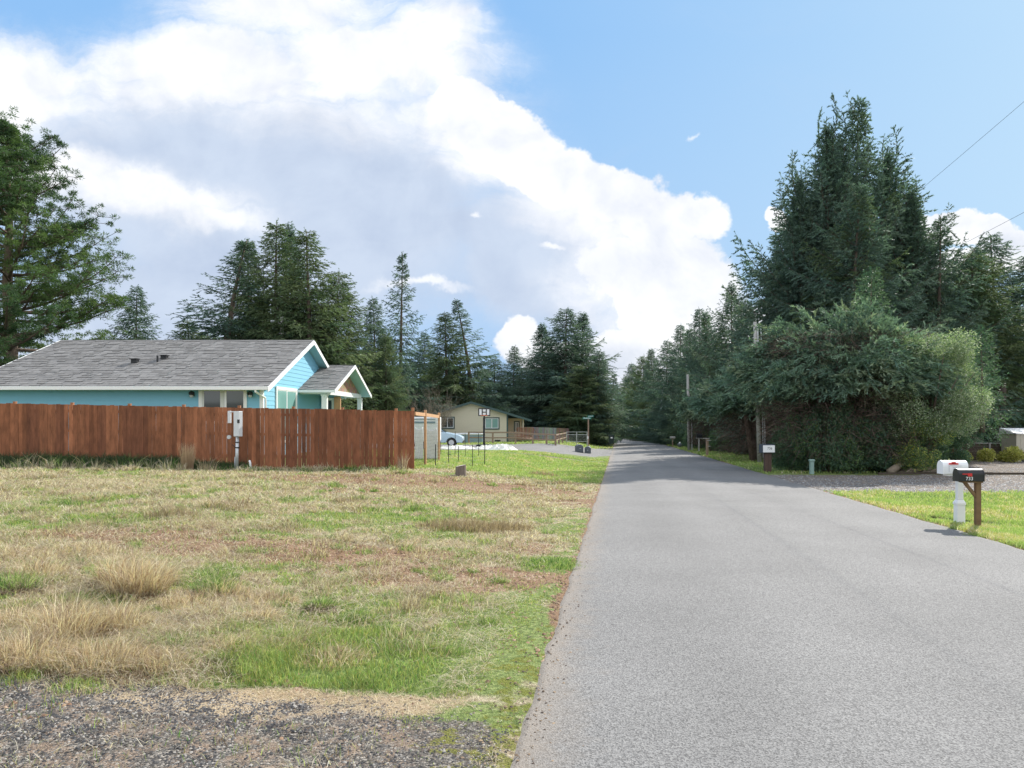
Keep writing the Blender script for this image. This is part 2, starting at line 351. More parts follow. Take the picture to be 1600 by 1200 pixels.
# ------------------------------------------------------------------ zones of the field
def gblob(x, y, px, py, rx, ry, rgt=False, p=1.0):
    fd = RD if rgt else FD
    y0 = fd(py); x0 = PX(px, y0); ry_ = abs(fd(py - ry) - fd(py + ry)) / 2; rx_ = rx * y0 / F
    d = np.sqrt(((x - x0) / rx_) ** 2 + ((y - y0) / ry_) ** 2)
    return np.clip(1.35 - d, 0, 1) * p
def gravel_drive_right(x, y):
    w = (fbm(x * 1.3, y * 1.3, 61) - .5) * 1.6 + (fbm(x * 5, y * 4, 63) - .5) * 1.0
    a = sst(20.6, 21.4, y + w * .8) * sst(29.4, 28.9, y + w * .2) * sst(-.2, .1, x - XR(y))
    b = sst(29.4, 29.9, y) * sst(43.5, 42.5, y + w) * sst(17.4, 18.6, x + w)
    return np.maximum(a, b)
def zones(x, y):
    n1 = fbm(x * .55, y * .75, 21); n2 = fbm(x * 2.1, y * 2.6, 33); n3 = fbm(x * 6, y * 7, 41)
    w = (n2 - .5) * 1.1 + (n3 - .5) * .5
    left = sst(0, .3, XL(y) - x)
    g = .42 + (n1 - .5) * 1.5 + w * 1.6 + (n3 - .5) * .9
    for b in [(640, 1000, 420, 62, .8), (850, 940, 180, 120, .55), (560, 1025, 330, 40, .9), (868, 858, 62, 16, 1.0), (830, 716, 150, 14, .9), (720, 700, 200, 14, .9), (880, 790, 60, 50, .35),
              (60, 950, 90, 30, .4), (540, 940, 110, 30, .6)]:
        g = np.maximum(g, gblob(x, y, *b[:4], p=b[4]) * 1.25 + w * .5)
    g = np.where(y > 24.5, np.maximum(g, .75 + w * .4), g)
    s = np.zeros_like(x)
    for b in [(470, 852, 300, 17, .9), (700, 878, 210, 26, .85), (660, 748, 260, 9, .9), (200, 842, 200, 14, .55), (820, 832, 60, 12, .5), (560, 765, 200, 10, .35), (900, 760, 60, 8, .5)]:
        s = np.maximum(s, gblob(x, y, *b[:4], p=b[4]))
    s = s * 1.5 + w * 1.2 - .06 + .5 * (fbm(x * 1.4, y * 1.9, 47) - .5) * sst(7, 10, y)
    # bare brown strip along the left road edge
    s = np.maximum(s, sst(.16, .0, XL(y) - x + w * .22) * .8 * sst(4.5, 7, y))
    yg = FD(1046 + np.clip((x / np.maximum(y, .1) * F + 800), -400, 900) * .085)
    k = sst(.45, -.25, (y - yg) + w * .7)
    k = k * left
    # gravel track into the lot further on
    t2 = sst(.9, .2, np.abs(y - 39.5 - .25 * (x + 2) + w)) * sst(-7, -5, x) * left
    k = np.maximum(k, t2)
    k = np.maximum(k, gravel_drive_right(x, y))
    moss = sst(.2, 1.0, gblob(x, y, 740, 1150, 160, 110) + .25 * (n2 - .5)) * left * .55
    moss = np.maximum(moss, sst(.7, .1, XL(y) - x + w * .5) * sst(9, 5, y) * .62)
    straw = gblob(x, y, 430, 1078, 330, 26) * sst(.3, .7, n2 + .25)
    right = sst(0, .2, x - XR(y))
    g = np.where(right > .5, .75 + w * .5, g); s = np.where(right > .5, (gblob(x, y, 1420, 800, 60, 14, True) + w * .6 - .3), s)
    return np.clip(g, 0, 1), np.clip(s, 0, 1), np.clip(k, 0, 1), np.clip(moss, 0, 1), np.clip(straw, 0, 1)
# ------------------------------------------------------------------ ground sheet
def axis(fine0, fine1, step, lo, hi, growth=1.12):
    a = list(np.arange(fine0, fine1, step)); s = step; p = a[-1]
    while p < hi: s *= growth; p += s; a.append(p)
    s = step; p = a[0]; b = []
    while p > lo: s *= growth; p -= s; b.append(p)
    return np.array(b[::-1] + a)
def ground_material():
    m, nt, b = newmat('field_ground'); N, L = nt.nodes, nt.links
    ma = N.new('ShaderNodeAttribute'); ma.attribute_name = 'zones'; mb = N.new('ShaderNodeAttribute'); mb.attribute_name = 'zones2'
    sa = N.new('ShaderNodeSeparateColor'); L.new(ma.outputs['Color'], sa.inputs[0]); sb = N.new('ShaderNodeSeparateColor'); L.new(mb.outputs['Color'], sb.inputs[0])
    geo = N.new('ShaderNodeNewGeometry')
    def noise(sc, det=8, ro=.65):
        n = N.new('ShaderNodeTexNoise'); n.inputs['Scale'].default_value = sc; n.inputs['Detail'].default_value = det; n.inputs['Roughness'].default_value = ro
        L.new(geo.outputs['Position'], n.inputs['Vector']); return n.outputs['Fac']
    def ramp(f, stops):
        r = N.new('ShaderNodeValToRGB'); L.new(f, r.inputs[0]); e = r.color_ramp.elements
        e[0].position, e[0].color = stops[0][0], (*stops[0][1], 1); e[1].position, e[1].color = stops[-1][0], (*stops[-1][1], 1)
        for p, c in stops[1:-1]: x = e.new(p); x.color = (*c, 1)
        return r.outputs[0]
    def m2(op, a, bb):
        n = N.new('ShaderNodeMath'); n.operation = op
        for i, v in enumerate((a, bb)):
            if isinstance(v, (int, float)): n.inputs[i].default_value = v
            else: L.new(v, n.inputs[i])
        return n.outputs[0]
    def thr(maskv, nv, lo=.42, hi=.58, amt=.8):
        s = m2('ADD', maskv, m2('MULTIPLY', m2('SUBTRACT', nv, .5), amt))
        r = N.new('ShaderNodeMapRange'); L.new(s, r.inputs[0]); r.inputs[1].default_value = lo; r.inputs[2].default_value = hi; return r.outputs[0]
    def mix(f, a, bb):
        n = N.new('ShaderNodeMix'); n.data_type = 'RGBA'; L.new(f, n.inputs[0]); L.new(a, n.inputs[6]); L.new(bb, n.inputs[7]); return n.outputs[2]
    nf = noise(26); nm = noise(7); nff = noise(95, 4, .7)
    dry = ramp(nf, [(.3, (.15, .105, .065)), (.5, (.36, .30, .20)), (.7, (.56, .49, .36))])
    grn = ramp(nf, [(.3, (.05, .075, .02)), (.5, (.17, .22, .07)), (.7, (.34, .38, .15))])
    soil = ramp(nff, [(.3, (.07, .042, .027)), (.5, (.25, .155, .095)), (.72, (.45, .31, .20))])
    vo = N.new('ShaderNodeTexVoronoi'); vo.inputs['Scale'].default_value = 78; L.new(geo.outputs['Position'], vo.inputs['Vector'])
    vg = N.new('ShaderNodeSeparateColor'); L.new(vo.outputs['Color'], vg.inputs[0])
    grav = ramp(vg.outputs[0], [(.0, (.032, .030, .028)), (.5, (.125, .113, .10)), (.85, (.25, .225, .195)), (1.0, (.40, .36, .31))])
    grav = mix(m2('MULTIPLY', thr(nm, nff, .46, .60, .3), .65), grav, ramp(nff, [(.3, (.20, .13, .09)), (.7, (.42, .31, .22))]))
    moss = ramp(nff, [(.3, (.05, .055, .012)), (.55, (.17, .18, .03)), (.75, (.32, .32, .06))])
    c = mix(thr(sa.outputs[0], nm, .4, .62), dry, grn)
    c = mix(thr(sa.outputs[1], nf, .42, .55, .7), c, soil)
    c = mix(thr(sa.outputs[2], nf, .42, .56, .5), c, grav)
    c = mix(m2('MULTIPLY', thr(sb.outputs[0], nm, .52, .66, 2.2), .85), c, moss)
    c = mix(thr(sb.outputs[1], nm, .42, .6, .7), c, ramp(nff, [(.3, (.22, .15, .09)), (.6, (.50, .40, .27)), (.75, (.62, .52, .38))]))
    L.new(c, b.inputs['Base Color']); b.inputs['Roughness'].default_value = .95; b.inputs['Specular IOR Level'].default_value = .15
    bp = N.new('ShaderNodeBump'); bp.inputs['Strength'].default_value = .9; bp.inputs['Distance'].default_value = .03
    hh = m2('ADD', m2('MULTIPLY', nf, .7), m2('ADD', m2('MULTIPLY', nff, .35), m2('MULTIPLY', vo.outputs['Distance'], -.35)))
    L.new(hh, bp.inputs['Height']); L.new(bp.outputs[0], b.inputs['Normal'])
    return m
def build_ground():
    xs = axis(-9, 11, .14, -2500, 2500, 1.09); ys = axis(2.2, 16, .12, -900, 4000, 1.055)
    X, Y = np.meshgrid(xs, ys); Z = ground(X, Y)
    nx, ny = len(xs), len(ys); V = np.stack([X, Y, Z], -1).reshape(-1, 3)
    i = np.arange(nx * ny).reshape(ny, nx); q = np.stack([i[:-1, :-1], i[:-1, 1:], i[1:, 1:], i[1:, :-1]], -1).reshape(-1)
    me = bpy.data.meshes.new('ground'); me.vertices.add(len(V)); me.vertices.foreach_set('co', V.astype(np.float32).ravel())
    nf = (nx - 1) * (ny - 1); me.loops.add(nf * 4); me.loops.foreach_set('vertex_index', q.astype(np.int32))
    me.polygons.add(nf); me.polygons.foreach_set('loop_start', np.arange(0, nf * 4, 4, dtype=np.int32)); me.polygons.foreach_set('loop_total', np.full(nf, 4, np.int32))
    me.polygons.foreach_set('use_smooth', np.ones(nf, bool)); me.update(calc_edges=True)
    g, s, k, mo, st = zones(V[:, 0], V[:, 1])
    for nm, arr in (('zones', (g, s, k)), ('zones2', (mo, st, 0 * g))):
        at = me.color_attributes.new(nm, 'FLOAT_COLOR', 'POINT'); at.data.foreach_set('color', np.stack([*arr, np.ones_like(g)], -1).astype(np.float32).ravel())
    me.materials.append(ground_material())
    o = bpy.data.objects.new('ground', me); C.objects.link(o); tag(o, kind='structure')
build_ground()
# ------------------------------------------------------------------ road
def asphalt(name, edge=True):
    m, nt, b = newmat(name); N, L = nt.nodes, nt.links
    geo = N.new('ShaderNodeNewGeometry')
    vo = N.new('ShaderNodeTexVoronoi'); vo.inputs['Scale'].default_value = 115; L.new(geo.outputs['Position'], vo.inputs['Vector'])
    sp = N.new('ShaderNodeSeparateColor'); L.new(vo.outputs['Color'], sp.inputs[0])
    r = N.new('ShaderNodeValToRGB'); L.new(sp.outputs[0], r.inputs[0]); e = r.color_ramp.elements
    e[0].position = 0; e[0].color = (.095, .092, .090, 1); e[1].position = 1; e[1].color = (.275, .268, .258, 1); x = e.new(.45); x.color = (.180, .175, .171, 1)
    n = N.new('ShaderNodeTexNoise'); n.inputs['Scale'].default_value = .55; n.inputs['Detail'].default_value = 7; L.new(geo.outputs['Position'], n.inputs['Vector'])
    # faint wear along the direction of travel
    mp = N.new('ShaderNodeMapping'); L.new(geo.outputs['Position'], mp.inputs[0]); mp.inputs['Rotation'].default_value = (0, 0, R(8.4)); mp.inputs['Scale'].default_value = (1.6, .05, 1)
    n3 = N.new('ShaderNodeTexNoise'); n3.inputs['Scale'].default_value = 1; n3.inputs['Detail'].default_value = 4; L.new(mp.outputs[0], n3.inputs['Vector'])
    ad = N.new('ShaderNodeMath'); ad.operation = 'ADD'; L.new(n.outputs['Fac'], ad.inputs[0]); ad.inputs[1].default_value = .5
    mr = N.new('ShaderNodeMapRange'); L.new(ad.outputs[0], mr.inputs[0]); mr.inputs[1].default_value = .7; mr.inputs[2].default_value = 1.3; mr.inputs[3].default_value = .86; mr.inputs[4].default_value = 1.12
    dp = N.new('ShaderNodeVectorMath'); dp.operation = 'DOT_PRODUCT'; L.new(geo.outputs['Position'], dp.inputs[0]); dp.inputs[1].default_value = (1, -.147, 0)
    cs = N.new('ShaderNodeMath'); cs.operation = 'MULTIPLY'; L.new(dp.outputs['Value'], cs.inputs[0]); cs.inputs[1].default_value = 3.9
    co = N.new('ShaderNodeMath'); co.operation = 'COSINE'; L.new(cs.outputs[0], co.inputs[0])
    tr = N.new('ShaderNodeMath'); tr.operation = 'MULTIPLY_ADD'; L.new(co.outputs[0], tr.inputs[0]); tr.inputs[1].default_value = .03; L.new(mr.outputs[0], tr.inputs[2])
    sc = N.new('ShaderNodeVectorMath'); sc.operation = 'SCALE'; L.new(r.outputs[0], sc.inputs[0]); L.new(tr.outputs[0], sc.inputs['Scale'])
    at = N.new('ShaderNodeAttribute'); at.attribute_name = 'edge'
    n2 = N.new('ShaderNodeTexNoise'); n2.inputs['Scale'].default_value = 5; n2.inputs['Detail'].default_value = 8; L.new(geo.outputs['Position'], n2.inputs['Vector'])
    mu = N.new('ShaderNodeMath'); mu.operation = 'MULTIPLY_ADD'; L.new(n2.outputs['Fac'], mu.inputs[0]); mu.inputs[1].default_value = .8; L.new(at.outputs['Fac'], mu.inputs[2])
    m3 = N.new('ShaderNodeMapRange'); L.new(mu.outputs[0], m3.inputs[0]); m3.inputs[1].default_value = .75; m3.inputs[2].default_value = 1.35; m3.inputs[4].default_value = .5
    mx = N.new('ShaderNodeMix'); mx.data_type = 'RGBA'; L.new(m3.outputs[0], mx.inputs[0]); L.new(sc.outputs[0], mx.inputs[6]); mx.inputs[7].default_value = (.30, .245, .19, 1)
    L.new(mx.outputs[2], b.inputs['Base Color']); b.inputs['Roughness'].default_value = .88; b.inputs['Specular IOR Level'].default_value = .25
    bp = N.new('ShaderNodeBump'); bp.inputs['Strength'].default_value = .55; bp.inputs['Distance'].default_value = .006
    L.new(vo.outputs['Distance'], bp.inputs['Height']); L.new(bp.outputs[0], b.inputs['Normal'])
    return m
M['asphalt'] = asphalt('road_asphalt')
def build_road():
    ys = axis(2.0, 30, .16, -30, 420, 1.05)
    us = np.array([-.02, 0, .004, .012, .03, .06, .1, .2, .35, .5, .65, .8, .9, .95, .985, 1, 1.02])
    V = []; E = []
    for y in ys:
        el = XL(y) + float(fbm(np.array([y * 1.7]), np.array([3.3]), 5)[0] - .5) * .13 + float(fbm(np.array([y * 7.]), np.array([9.3]), 6)[0] - .5) * .05
        er = XR(y) + float(fbm(np.array([y * 1.3]), np.array([8.3]), 15)[0] - .5) * .16
        for u_ in us:
            x = el + (er - el) * u_; z = float(road_z(np.array(y))) + .05 * (1 - (2 * u_ - 1) ** 2) - .004
            if u_ < 0 or u_ > 1: z -= .09
            V.append((x, y, z)); E.append(float(np.exp(-abs(x - el) / .35)) if u_ < .5 else float(np.exp(-abs(er - x) / .15)) * .5)
    nx = len(us); ny = len(ys); f = [(j * nx + i, j * nx + i + 1, (j + 1) * nx + i + 1, (j + 1) * nx + i) for j in range(ny - 1) for i in range(nx - 1)]
    me = bpy.data.meshes.new('road'); me.from_pydata(V, [], f); at = me.attributes.new('edge', 'FLOAT', 'POINT'); at.data.foreach_set('value', E); me.polygons.foreach_set('use_smooth', [True] * len(f))
    me.materials.append(M['asphalt']); o = bpy.data.objects.new('road', me); C.objects.link(o); tag(o, kind='structure')
build_road()
def draped(name, near, far, mat, n=60, m=12, lift=.012):
    """sheet between two edge polylines (lists of (x, y)), following the ground"""
    def interp(pl, t):
        k = t * (len(pl) - 1); i = min(int(k), len(pl) - 2); f = k - i
        return pl[i][0] * (1 - f) + pl[i + 1][0] * f, pl[i][1] * (1 - f) + pl[i + 1][1] * f
    V = []
    for a in range(n + 1):
        p = interp(near, a / n); q = interp(far, a / n)
        for b_ in range(m + 1):
            t = b_ / m; x = p[0] * (1 - t) + q[0] * t; y = p[1] * (1 - t) + q[1] * t
            if b_ in (0, m): y += (random.random() - .5) * .18; 
            z = gz(x, y) + lift + (.02 if 0 < b_ < m else -.05)
            if x > XL(y) - .1: z = min(float(road_z(np.array(y))) - .01, z)
            V.append((x, y, z))
    f = [(i * (m + 1) + j, (i + 1) * (m + 1) + j, (i + 1) * (m + 1) + j + 1, i * (m + 1) + j + 1) for i in range(n) for j in range(m)]
    me = bpy.data.meshes.new(name); me.from_pydata(V, [], f); me.materials.append(mat); me.polygons.foreach_set('use_smooth', [True] * len(f))
    o = bpy.data.objects.new(name, me); C.objects.link(o); tag(o, kind='structure')
draped('side_street', [(-45, 40), (-14, 42.5), (-4, 43.5), (1.5, 45), (5.0, 47.5), (7.4, 52)], [(-45, 54), (-14, 56), (-4, 58), (3, 62), (7.5, 68), (10.8, 78)], M['asphalt'], 80, 16)
# ------------------------------------------------------------------ grass and stones (uncountable: one object per kind)
def pick(pal, n, g=rng): return np.array(pal)[g.integers(0, len(pal), n)]
def blade_mesh(name, P, h, lean, w, col, mat=None, parent=None):
    n = len(P); a = rng.uniform(0, 2 * np.pi, n); wv = np.stack([np.cos(a), np.sin(a), np.zeros(n)], 1) * w[:, None] / 2
    up = np.zeros((n, 3)); up[:, 2] = h; ln = np.concatenate([lean, np.zeros((n, 1))], 1)
    mid = P + up * .55 + ln * .28; tip = P + up * np.sqrt(np.clip(1 - (np.linalg.norm(lean, axis=1) / np.maximum(h, .001)) ** 2 * .25, .12, 1))[:, None] + ln
    V = np.stack([P - wv, P + wv, mid - wv * .75, mid + wv * .75, tip], 1).reshape(-1, 3)
    b = np.arange(n) * 5
    loops = np.stack([b, b + 1, b + 3, b + 2, b + 2, b + 3, b + 4], 1).ravel(); sizes = np.tile([4, 3], n)
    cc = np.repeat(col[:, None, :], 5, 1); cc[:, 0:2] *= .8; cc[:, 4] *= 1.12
    return np_mesh(name, V, loops, sizes, cc.reshape(-1, 3), mat or M['grass'], parent)
DRY = [(.60, .51, .39), (.66, .58, .46), (.48, .38, .28), (.74, .67, .55), (.36, .27, .20), (.58, .46, .36), (.52, .50, .31)]
GRN = [(.25, .34, .10), (.32, .42, .13), (.38, .45, .17), (.19, .30, .08), (.46, .50, .23), (.30, .41, .13)]
DGR = [(.05, .12, .03), (.07, .16, .04), (.09, .19, .045)]
YEL = [(.42, .40, .13), (.36, .36, .10), (.48, .43, .18)]
RED = [(.30, .19, .12), (.36, .23, .16), (.26, .17, .11)]
acc = {'g': [], 'd': []}
def put(kind, P, h, lean, w, col): acc[kind].append((P, h, lean, w, col))

def field():
    n = 430000
    y = np.exp(rng.uniform(np.log(3.2), np.log(26), n)); x0 = -.74 * y - .6; x = x0 + (XL(y) - .0 - x0) * rng.uniform(0, 1, n)
    g, s, k, mo, st = zones(x, y)
    r = rng.uniform(0, 1, n)
    keep = (r < (1 - .975 * k) * (1 - .82 * np.clip(s * 1.4, 0, 1)) * (.45 + .75 * sst(.35, .62, fbm(x * 3.1, y * 3.6, 83)))) & (XL(y) - x > .02 + .1 * rng.uniform(0, 1, n))
    keep &= ~((mo > .3) & (r > .22))
    x, y, g, s, k, mo, st = [q[keep] for q in (x, y, g, s, k, mo, st)]; n = len(x)
    fine = fbm(x * 5, y * 6, 71); isg = (g + (fine - .5) * .9 + rng.normal(0, .13, n)) > .5
    isg &= st < .45
    big = fbm(x * 1.1, y * 1.3, 77)
    hh = np.where(isg, .02 + .04 * rng.uniform(0, 1, n) + .05 * sst(.5, .8, big), .02 + .045 * rng.uniform(0, 1, n) + .08 * sst(.52, .78, big))
    hh *= 1 + .5 * sst(6, 14, y) * (~isg) ; hh *= np.where(XL(y) - x < .8, .5, 1) * np.where(mo > .3, .5, 1) * np.where(st > .4, .6, 1)
    hh *= 1 + .35 * sst(-1, -4, x / np.maximum(y, 1) * 8)
    w = np.maximum(.0040, .00085 * y) * rng.uniform(.6, 1.3, n)
    a = rng.uniform(0, 2 * np.pi, n); lm = hh * np.where(isg, rng.uniform(.1, 1.1, n), rng.uniform(.6, 2.6, n)); lean = np.stack([np.cos(a), np.sin(a)], 1) * lm[:, None]
    lush = gblob(x, y, 868, 858, 62, 16) + gblob(x, y, 700, 1040, 200, 30) * .6 + gblob(x, y, 560, 940, 70, 20)
    cg = pick(GRN, n) * (1 - .18 * sst(.45, .7, fine))[:, None]; dark = rng.uniform(0, 1, n) < .1 + .25 * np.clip(lush, 0, 1); cg[dark] = pick(DGR, dark.sum()) * 1.6
    yl = rng.uniform(0, 1, n) < .22 + .5 * mo; cg[yl] = pick(YEL, yl.sum())
    cd = pick(DRY, n); rd = rng.uniform(0, 1, n) < .12 + .5 * np.clip(s, 0, 1); cd[rd] = pick(RED, rd.sum())
    col = np.where(isg[:, None], cg, cd) * (rng.uniform(.5, 1.25, n) * (.78 + .5 * fbm(x * 9, y * 10, 99)))[:, None]
    P = np.stack([x, y, ground(x, y) - .004], 1)
    mat = (st > .3) & ~isg; hh = np.where(mat, rng.uniform(.008, .03, n), hh); lean = np.where(mat[:, None], lean / np.maximum(np.linalg.norm(lean, axis=1), .01)[:, None] * rng.uniform(.05, .16, n)[:, None], lean); col = np.where(mat[:, None], pick([(.66, .55, .42), (.74, .64, .50), (.56, .44, .33), (.45, .33, .24)], n), col)
    put('g', P[isg], hh[isg], lean[isg], w[isg], col[isg]); d = ~isg; put('d', P[d], hh[d], lean[d], w[d], col[d])
    # loose straw lying over everything
    m_ = 60000; y = np.exp(rng.uniform(np.log(4.6), np.log(20), m_)); x = -.74 * y + (XL(y) - .4 + .74 * y) * rng.uniform(0, 1, m_) ** 1.4
    kk = (fbm(x * 1.2, y * 1.5, 131) > .5) & (zones(x, y)[2] < .4); x, y = x[kk], y[kk]; m_ = len(x); a = rng.uniform(0, 6.28, m_); L_ = rng.uniform(.06, .26, m_)
    put('d', np.stack([x, y, ground(x, y) + rng.uniform(.01, .07, m_)], 1), rng.uniform(.005, .06, m_), np.stack([np.cos(a), np.sin(a)], 1) * L_[:, None], np.maximum(.0036, .0007 * y) * rng.uniform(.6, 1.2, m_), pick([(.70, .60, .48), (.62, .50, .38), (.78, .69, .55), (.50, .38, .28)], m_) * rng.uniform(.7, 1.1, m_)[:, None])
field()
def lawn(n, ya, yb, xf, kind_mix, hmin, hmax, cond=None):
    y = np.exp(rng.uniform(np.log(ya), np.log(yb), n)); lo, hi = xf(y); x = lo + (hi - lo) * rng.uniform(0, 1, n)
    g, s, k, mo, st = zones(x, y); keep = (rng.uniform(0, 1, n) < (1 - .97 * np.clip(k * 1.4, 0, 1)) * (1 - .7 * s))
    if cond is not None: keep &= cond(x, y)
    x, y = x[keep], y[keep]; n = len(x)
    isg = fbm(x * 1.5, y * 1.2, 91) + rng.normal(0, .1, n) > kind_mix
    h = rng.uniform(hmin, hmax, n); w = np.maximum(.004, .0009 * y) * rng.uniform(.7, 1.3, n); a = rng.uniform(0, 2 * np.pi, n)
    lean = np.stack([np.cos(a), np.sin(a)], 1) * (h * rng.uniform(.1, 1.1, n))[:, None]
    col = np.where(isg[:, None], pick(GRN, n), pick(YEL + DRY[:2], n)) * rng.uniform(.85, 1.15, n)[:, None]
    P = np.stack([x, y, ground(x, y) - .004], 1)
    put('g', P[isg], h[isg], lean[isg], w[isg], col[isg]); d = ~isg; put('d', P[d], h[d], lean[d], w[d], col[d])
side = lambda x, y: ~((y > 43 + .25 * np.clip(x + 4, 0, 20)) & (y < 57 + 1.1 * np.clip(x + 1, 0, 20)))
lawn(60000, 24.6, 44, lambda y: (-.2 * y, XL(y) - .02), .36, .04, .10)
lawn(26000, 44, 110, lambda y: (-.16 * y, XL(y) - .05), .35, .05, .14, side)
lawn(70000, 9.5, 21.3, lambda y: (XR(y) + .03, .80 * y + 0 * y), .38, .03, .09, lambda x, y: ~((np.abs(x - 9.1) < .55) & (y > 14.45) & (y < 14.84)))
lawn(30000, 30, 90, lambda y: (XR(y) + .03, XR(y) + 9), .33, .05, .13)
def clump(px, py, rad, h, n, pal, droop=.7, kind='d', rgt=False, wmul=1.0, x=None, y=None, seedheads=False):
    if y is None: y = (RD if rgt else FD)(py); x = PX(px, y)
    r = rad * np.sqrt(rng.uniform(0, 1, n)); a = rng.uniform(0, 2 * np.pi, n)
    bx = x + r * np.cos(a); by = y + r * np.sin(a) * .8; hh = h * rng.uniform(.25, 1.1, n) ** 1.2 * (1.05 - .55 * (r / rad))
    a2 = a + rng.normal(0, 1.3, n); lm = hh * droop * rng.uniform(.1, 1.6, n); lean = np.stack([np.cos(a2), np.sin(a2)], 1) * lm[:, None] + np.array([.25, -.08]) * hh[:, None] * (droop > .9)
    w = np.maximum(.0042, .0008 * y) * rng.uniform(.5, 1.3, n) * wmul
    put(kind, np.stack([bx, by, ground(bx, by) - .01], 1), hh, lean, w, pick(pal, n) * rng.uniform(.55, 1.2, n)[:, None])
STR = [(.62, .49, .37), (.72, .60, .46), (.52, .38, .28), (.40, .28, .20), (.80, .70, .56), (.30, .20, .145), (.58, .43, .33)]
# big straw tussocks in the lower left of the field
for (px, py, rd, h, n) in [(50, 1022, .34, .34, 1900), (160, 1024, .34, .32, 2000), (255, 1026, .28, .2, 1400), (105, 985, .32, .46, 1500), (190, 975, .22, .40, 900), (20, 975, .2, .34, 600), (-50, 1020, .45, .34, 1500), (350, 1000, .22, .2, 800),
                           (215, 925, .26, .58, 1300), (180, 915, .18, .55, 700), (250, 910, .16, .46, 500), (60, 905, .3, .3, 900), (350, 920, .25, .26, 700), (408, 955, .17, .22, 700), (420, 930, .3, .24, 700),
                           (520, 1010, .3, .16, 800), (390, 1000, .3, .2, 800), (300, 940, .3, .25, 900), (700, 925, .25, .1, 500), (30, 880, .5, .22, 1000), (450, 985, .35, .2, 900), (130, 870, .5, .2, 900)]:
    clump(px, py, rd, h, n, STR, .95, 'd')
for (px, py, rd, h, n) in [(335, 918, .22, .26, 900), (500, 935, .16, .17, 900), (560, 948, .18, .13, 700), (265, 1000, .18, .2, 600), (440, 935, .14, .14, 400), (610, 960, .25, .1, 600), (640, 990, .3, .12, 700), (20, 925, .3, .26, 900), (180, 830, .3, .16, 600), (60, 800, .3, .18, 500),
                           (345, 900, .2, .2, 500), (385, 1020, .25, .14, 600), (560, 1045, .3, .1, 700), (680, 1040, .4, .09, 900), (565, 778, .2, .14, 300), (110, 800, .35, .2, 500), (530, 763, .2, .13, 300), (710, 860, .2, .1, 300), (515, 833, .18, .1, 300), (860, 856, .5, .1, 1800), (900, 862, .3, .09, 800)]:
    clump(px, py, rd, h, n, GRN + DGR, .7, 'g')
HEA = [(.36, .27, .20), (.30, .22, .16), (.42, .33, .26), (.26, .20, .13)]
for (px, py, rd, h, n) in [(690, 810, .5, .22, 900), (745, 808, .6, .27, 1500), (790, 805, .5, .24, 1200), (720, 800, .5, .2, 700), (850, 725, .6, .25, 500), (880, 735, .6, .22, 500), (540, 785, .3, .22, 300), (265, 815, .45, .3, 600), (360, 800, .4, .22, 500), (150, 830, .4, .2, 400)]:
    clump(px, py, rd, h, n, HEA, .5, 'd')
# weeds along the foot of the board fence and in the dip before it
for i in range(240):
    x = rng.uniform(-21, -3.6); y = rng.uniform(22.3, 23.9); t = rng.uniform()
    clump(0, 0, rng.uniform(.12, .3), rng.uniform(.15, .5) * (1.25 if x < -10 else .75), int(rng.uniform(30, 70)), (DRY if t < .45 else DGR + GRN[:2]), .6, 'd' if t < .45 else 'g', x=x, y=y)
for i in range(620):
    x = rng.uniform(-21, -9.0); y = rng.uniform(23.4, 24.2); clump(0, 0, .3, rng.uniform(.35, .62) * (1 - .4 * (x > -10.5)), 70, [(.05, .09, .045), (.07, .11, .05), (.09, .12, .06)], .8, 'g', x=x, y=y)  # very dark greens paint the shade along the fence foot into the blades
for i in range(60):
    x = rng.uniform(-20, -9); y = rng.uniform(22.3, 22.9); clump(0, 0, .1, rng.uniform(.4, .75), 10, DRY, .7, 'd', x=x, y=y)
# random tufts all over the field
for i in range(330):
    y = math.exp(rng.uniform(math.log(5.5), math.log(22))); x = rng.uniform(-.72 * y, XL(y) - .6); t = rng.uniform()
    z_ = zones(np.array([x]), np.array([y]))
    if z_[2][0] > .3: continue
    if t < .5: clump(0, 0, rng.uniform(.08, .22), rng.uniform(.08, .2), 130, GRN + DGR[1:], .8, 'g', x=x, y=y)
    else: clump(0, 0, rng.uniform(.12, .35), rng.uniform(.10, .26), 150, DRY + HEA, 1.0, 'd', x=x, y=y)
for (px, py, rd) in [(50, 1026, .34), (150, 1028, .36), (240, 1030, .34), (345, 1030, .3), (-40, 1026, .4), (215, 928, .28), (175, 918, .25), (30, 930, .2), (330, 922, .2), (500, 938, .15), (395, 962, .15)]:
    clump(px, py, rd, .12, 1500, [(.16, .11, .075), (.24, .16, .11), (.11, .08, .06), (.34, .25, .18)], 1.6, 'd')  # low dark brown blades paint the shade at the foot of the clumps
# ditch lip and verge tufts on the right
for i in range(70):
    x = rng.uniform(8.55, 9.7); y = rng.uniform(14.55, 14.78); clump(0, 0, .10, rng.uniform(.04, .12), 40, [(.05, .07, .03), (.04, .05, .03), (.08, .10, .05)], .8, 'g', x=x, y=y)  # near-black greens paint the shade of the ditch wall into these tufts
for (px, py, rd, h, n) in [(1480, 800, .3, .16, 500), (1520, 812, .25, .14, 400), (1560, 818, .3, .12, 400), (1488, 826, .22, .10, 500), (1518, 836, .22, .12, 500), (1505, 842, .3, .09, 500), (1545, 838, .25, .1, 400), (1580, 846, .3, .08, 400), (1590, 800, .4, .12, 400), (1460, 792, .3, .10, 300)]:
    clump(px, py, rd, h, n, GRN, .8, 'g', True)
def flush(kind, name, cat, label):
    P, h, ln, w, col = [np.concatenate([a[i] for a in acc[kind]]) for i in range(5)]
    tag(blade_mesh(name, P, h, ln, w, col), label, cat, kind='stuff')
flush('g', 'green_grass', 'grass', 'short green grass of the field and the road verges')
flush('d', 'dry_grass', 'grass', 'dry straw coloured grass and weeds across the open field')
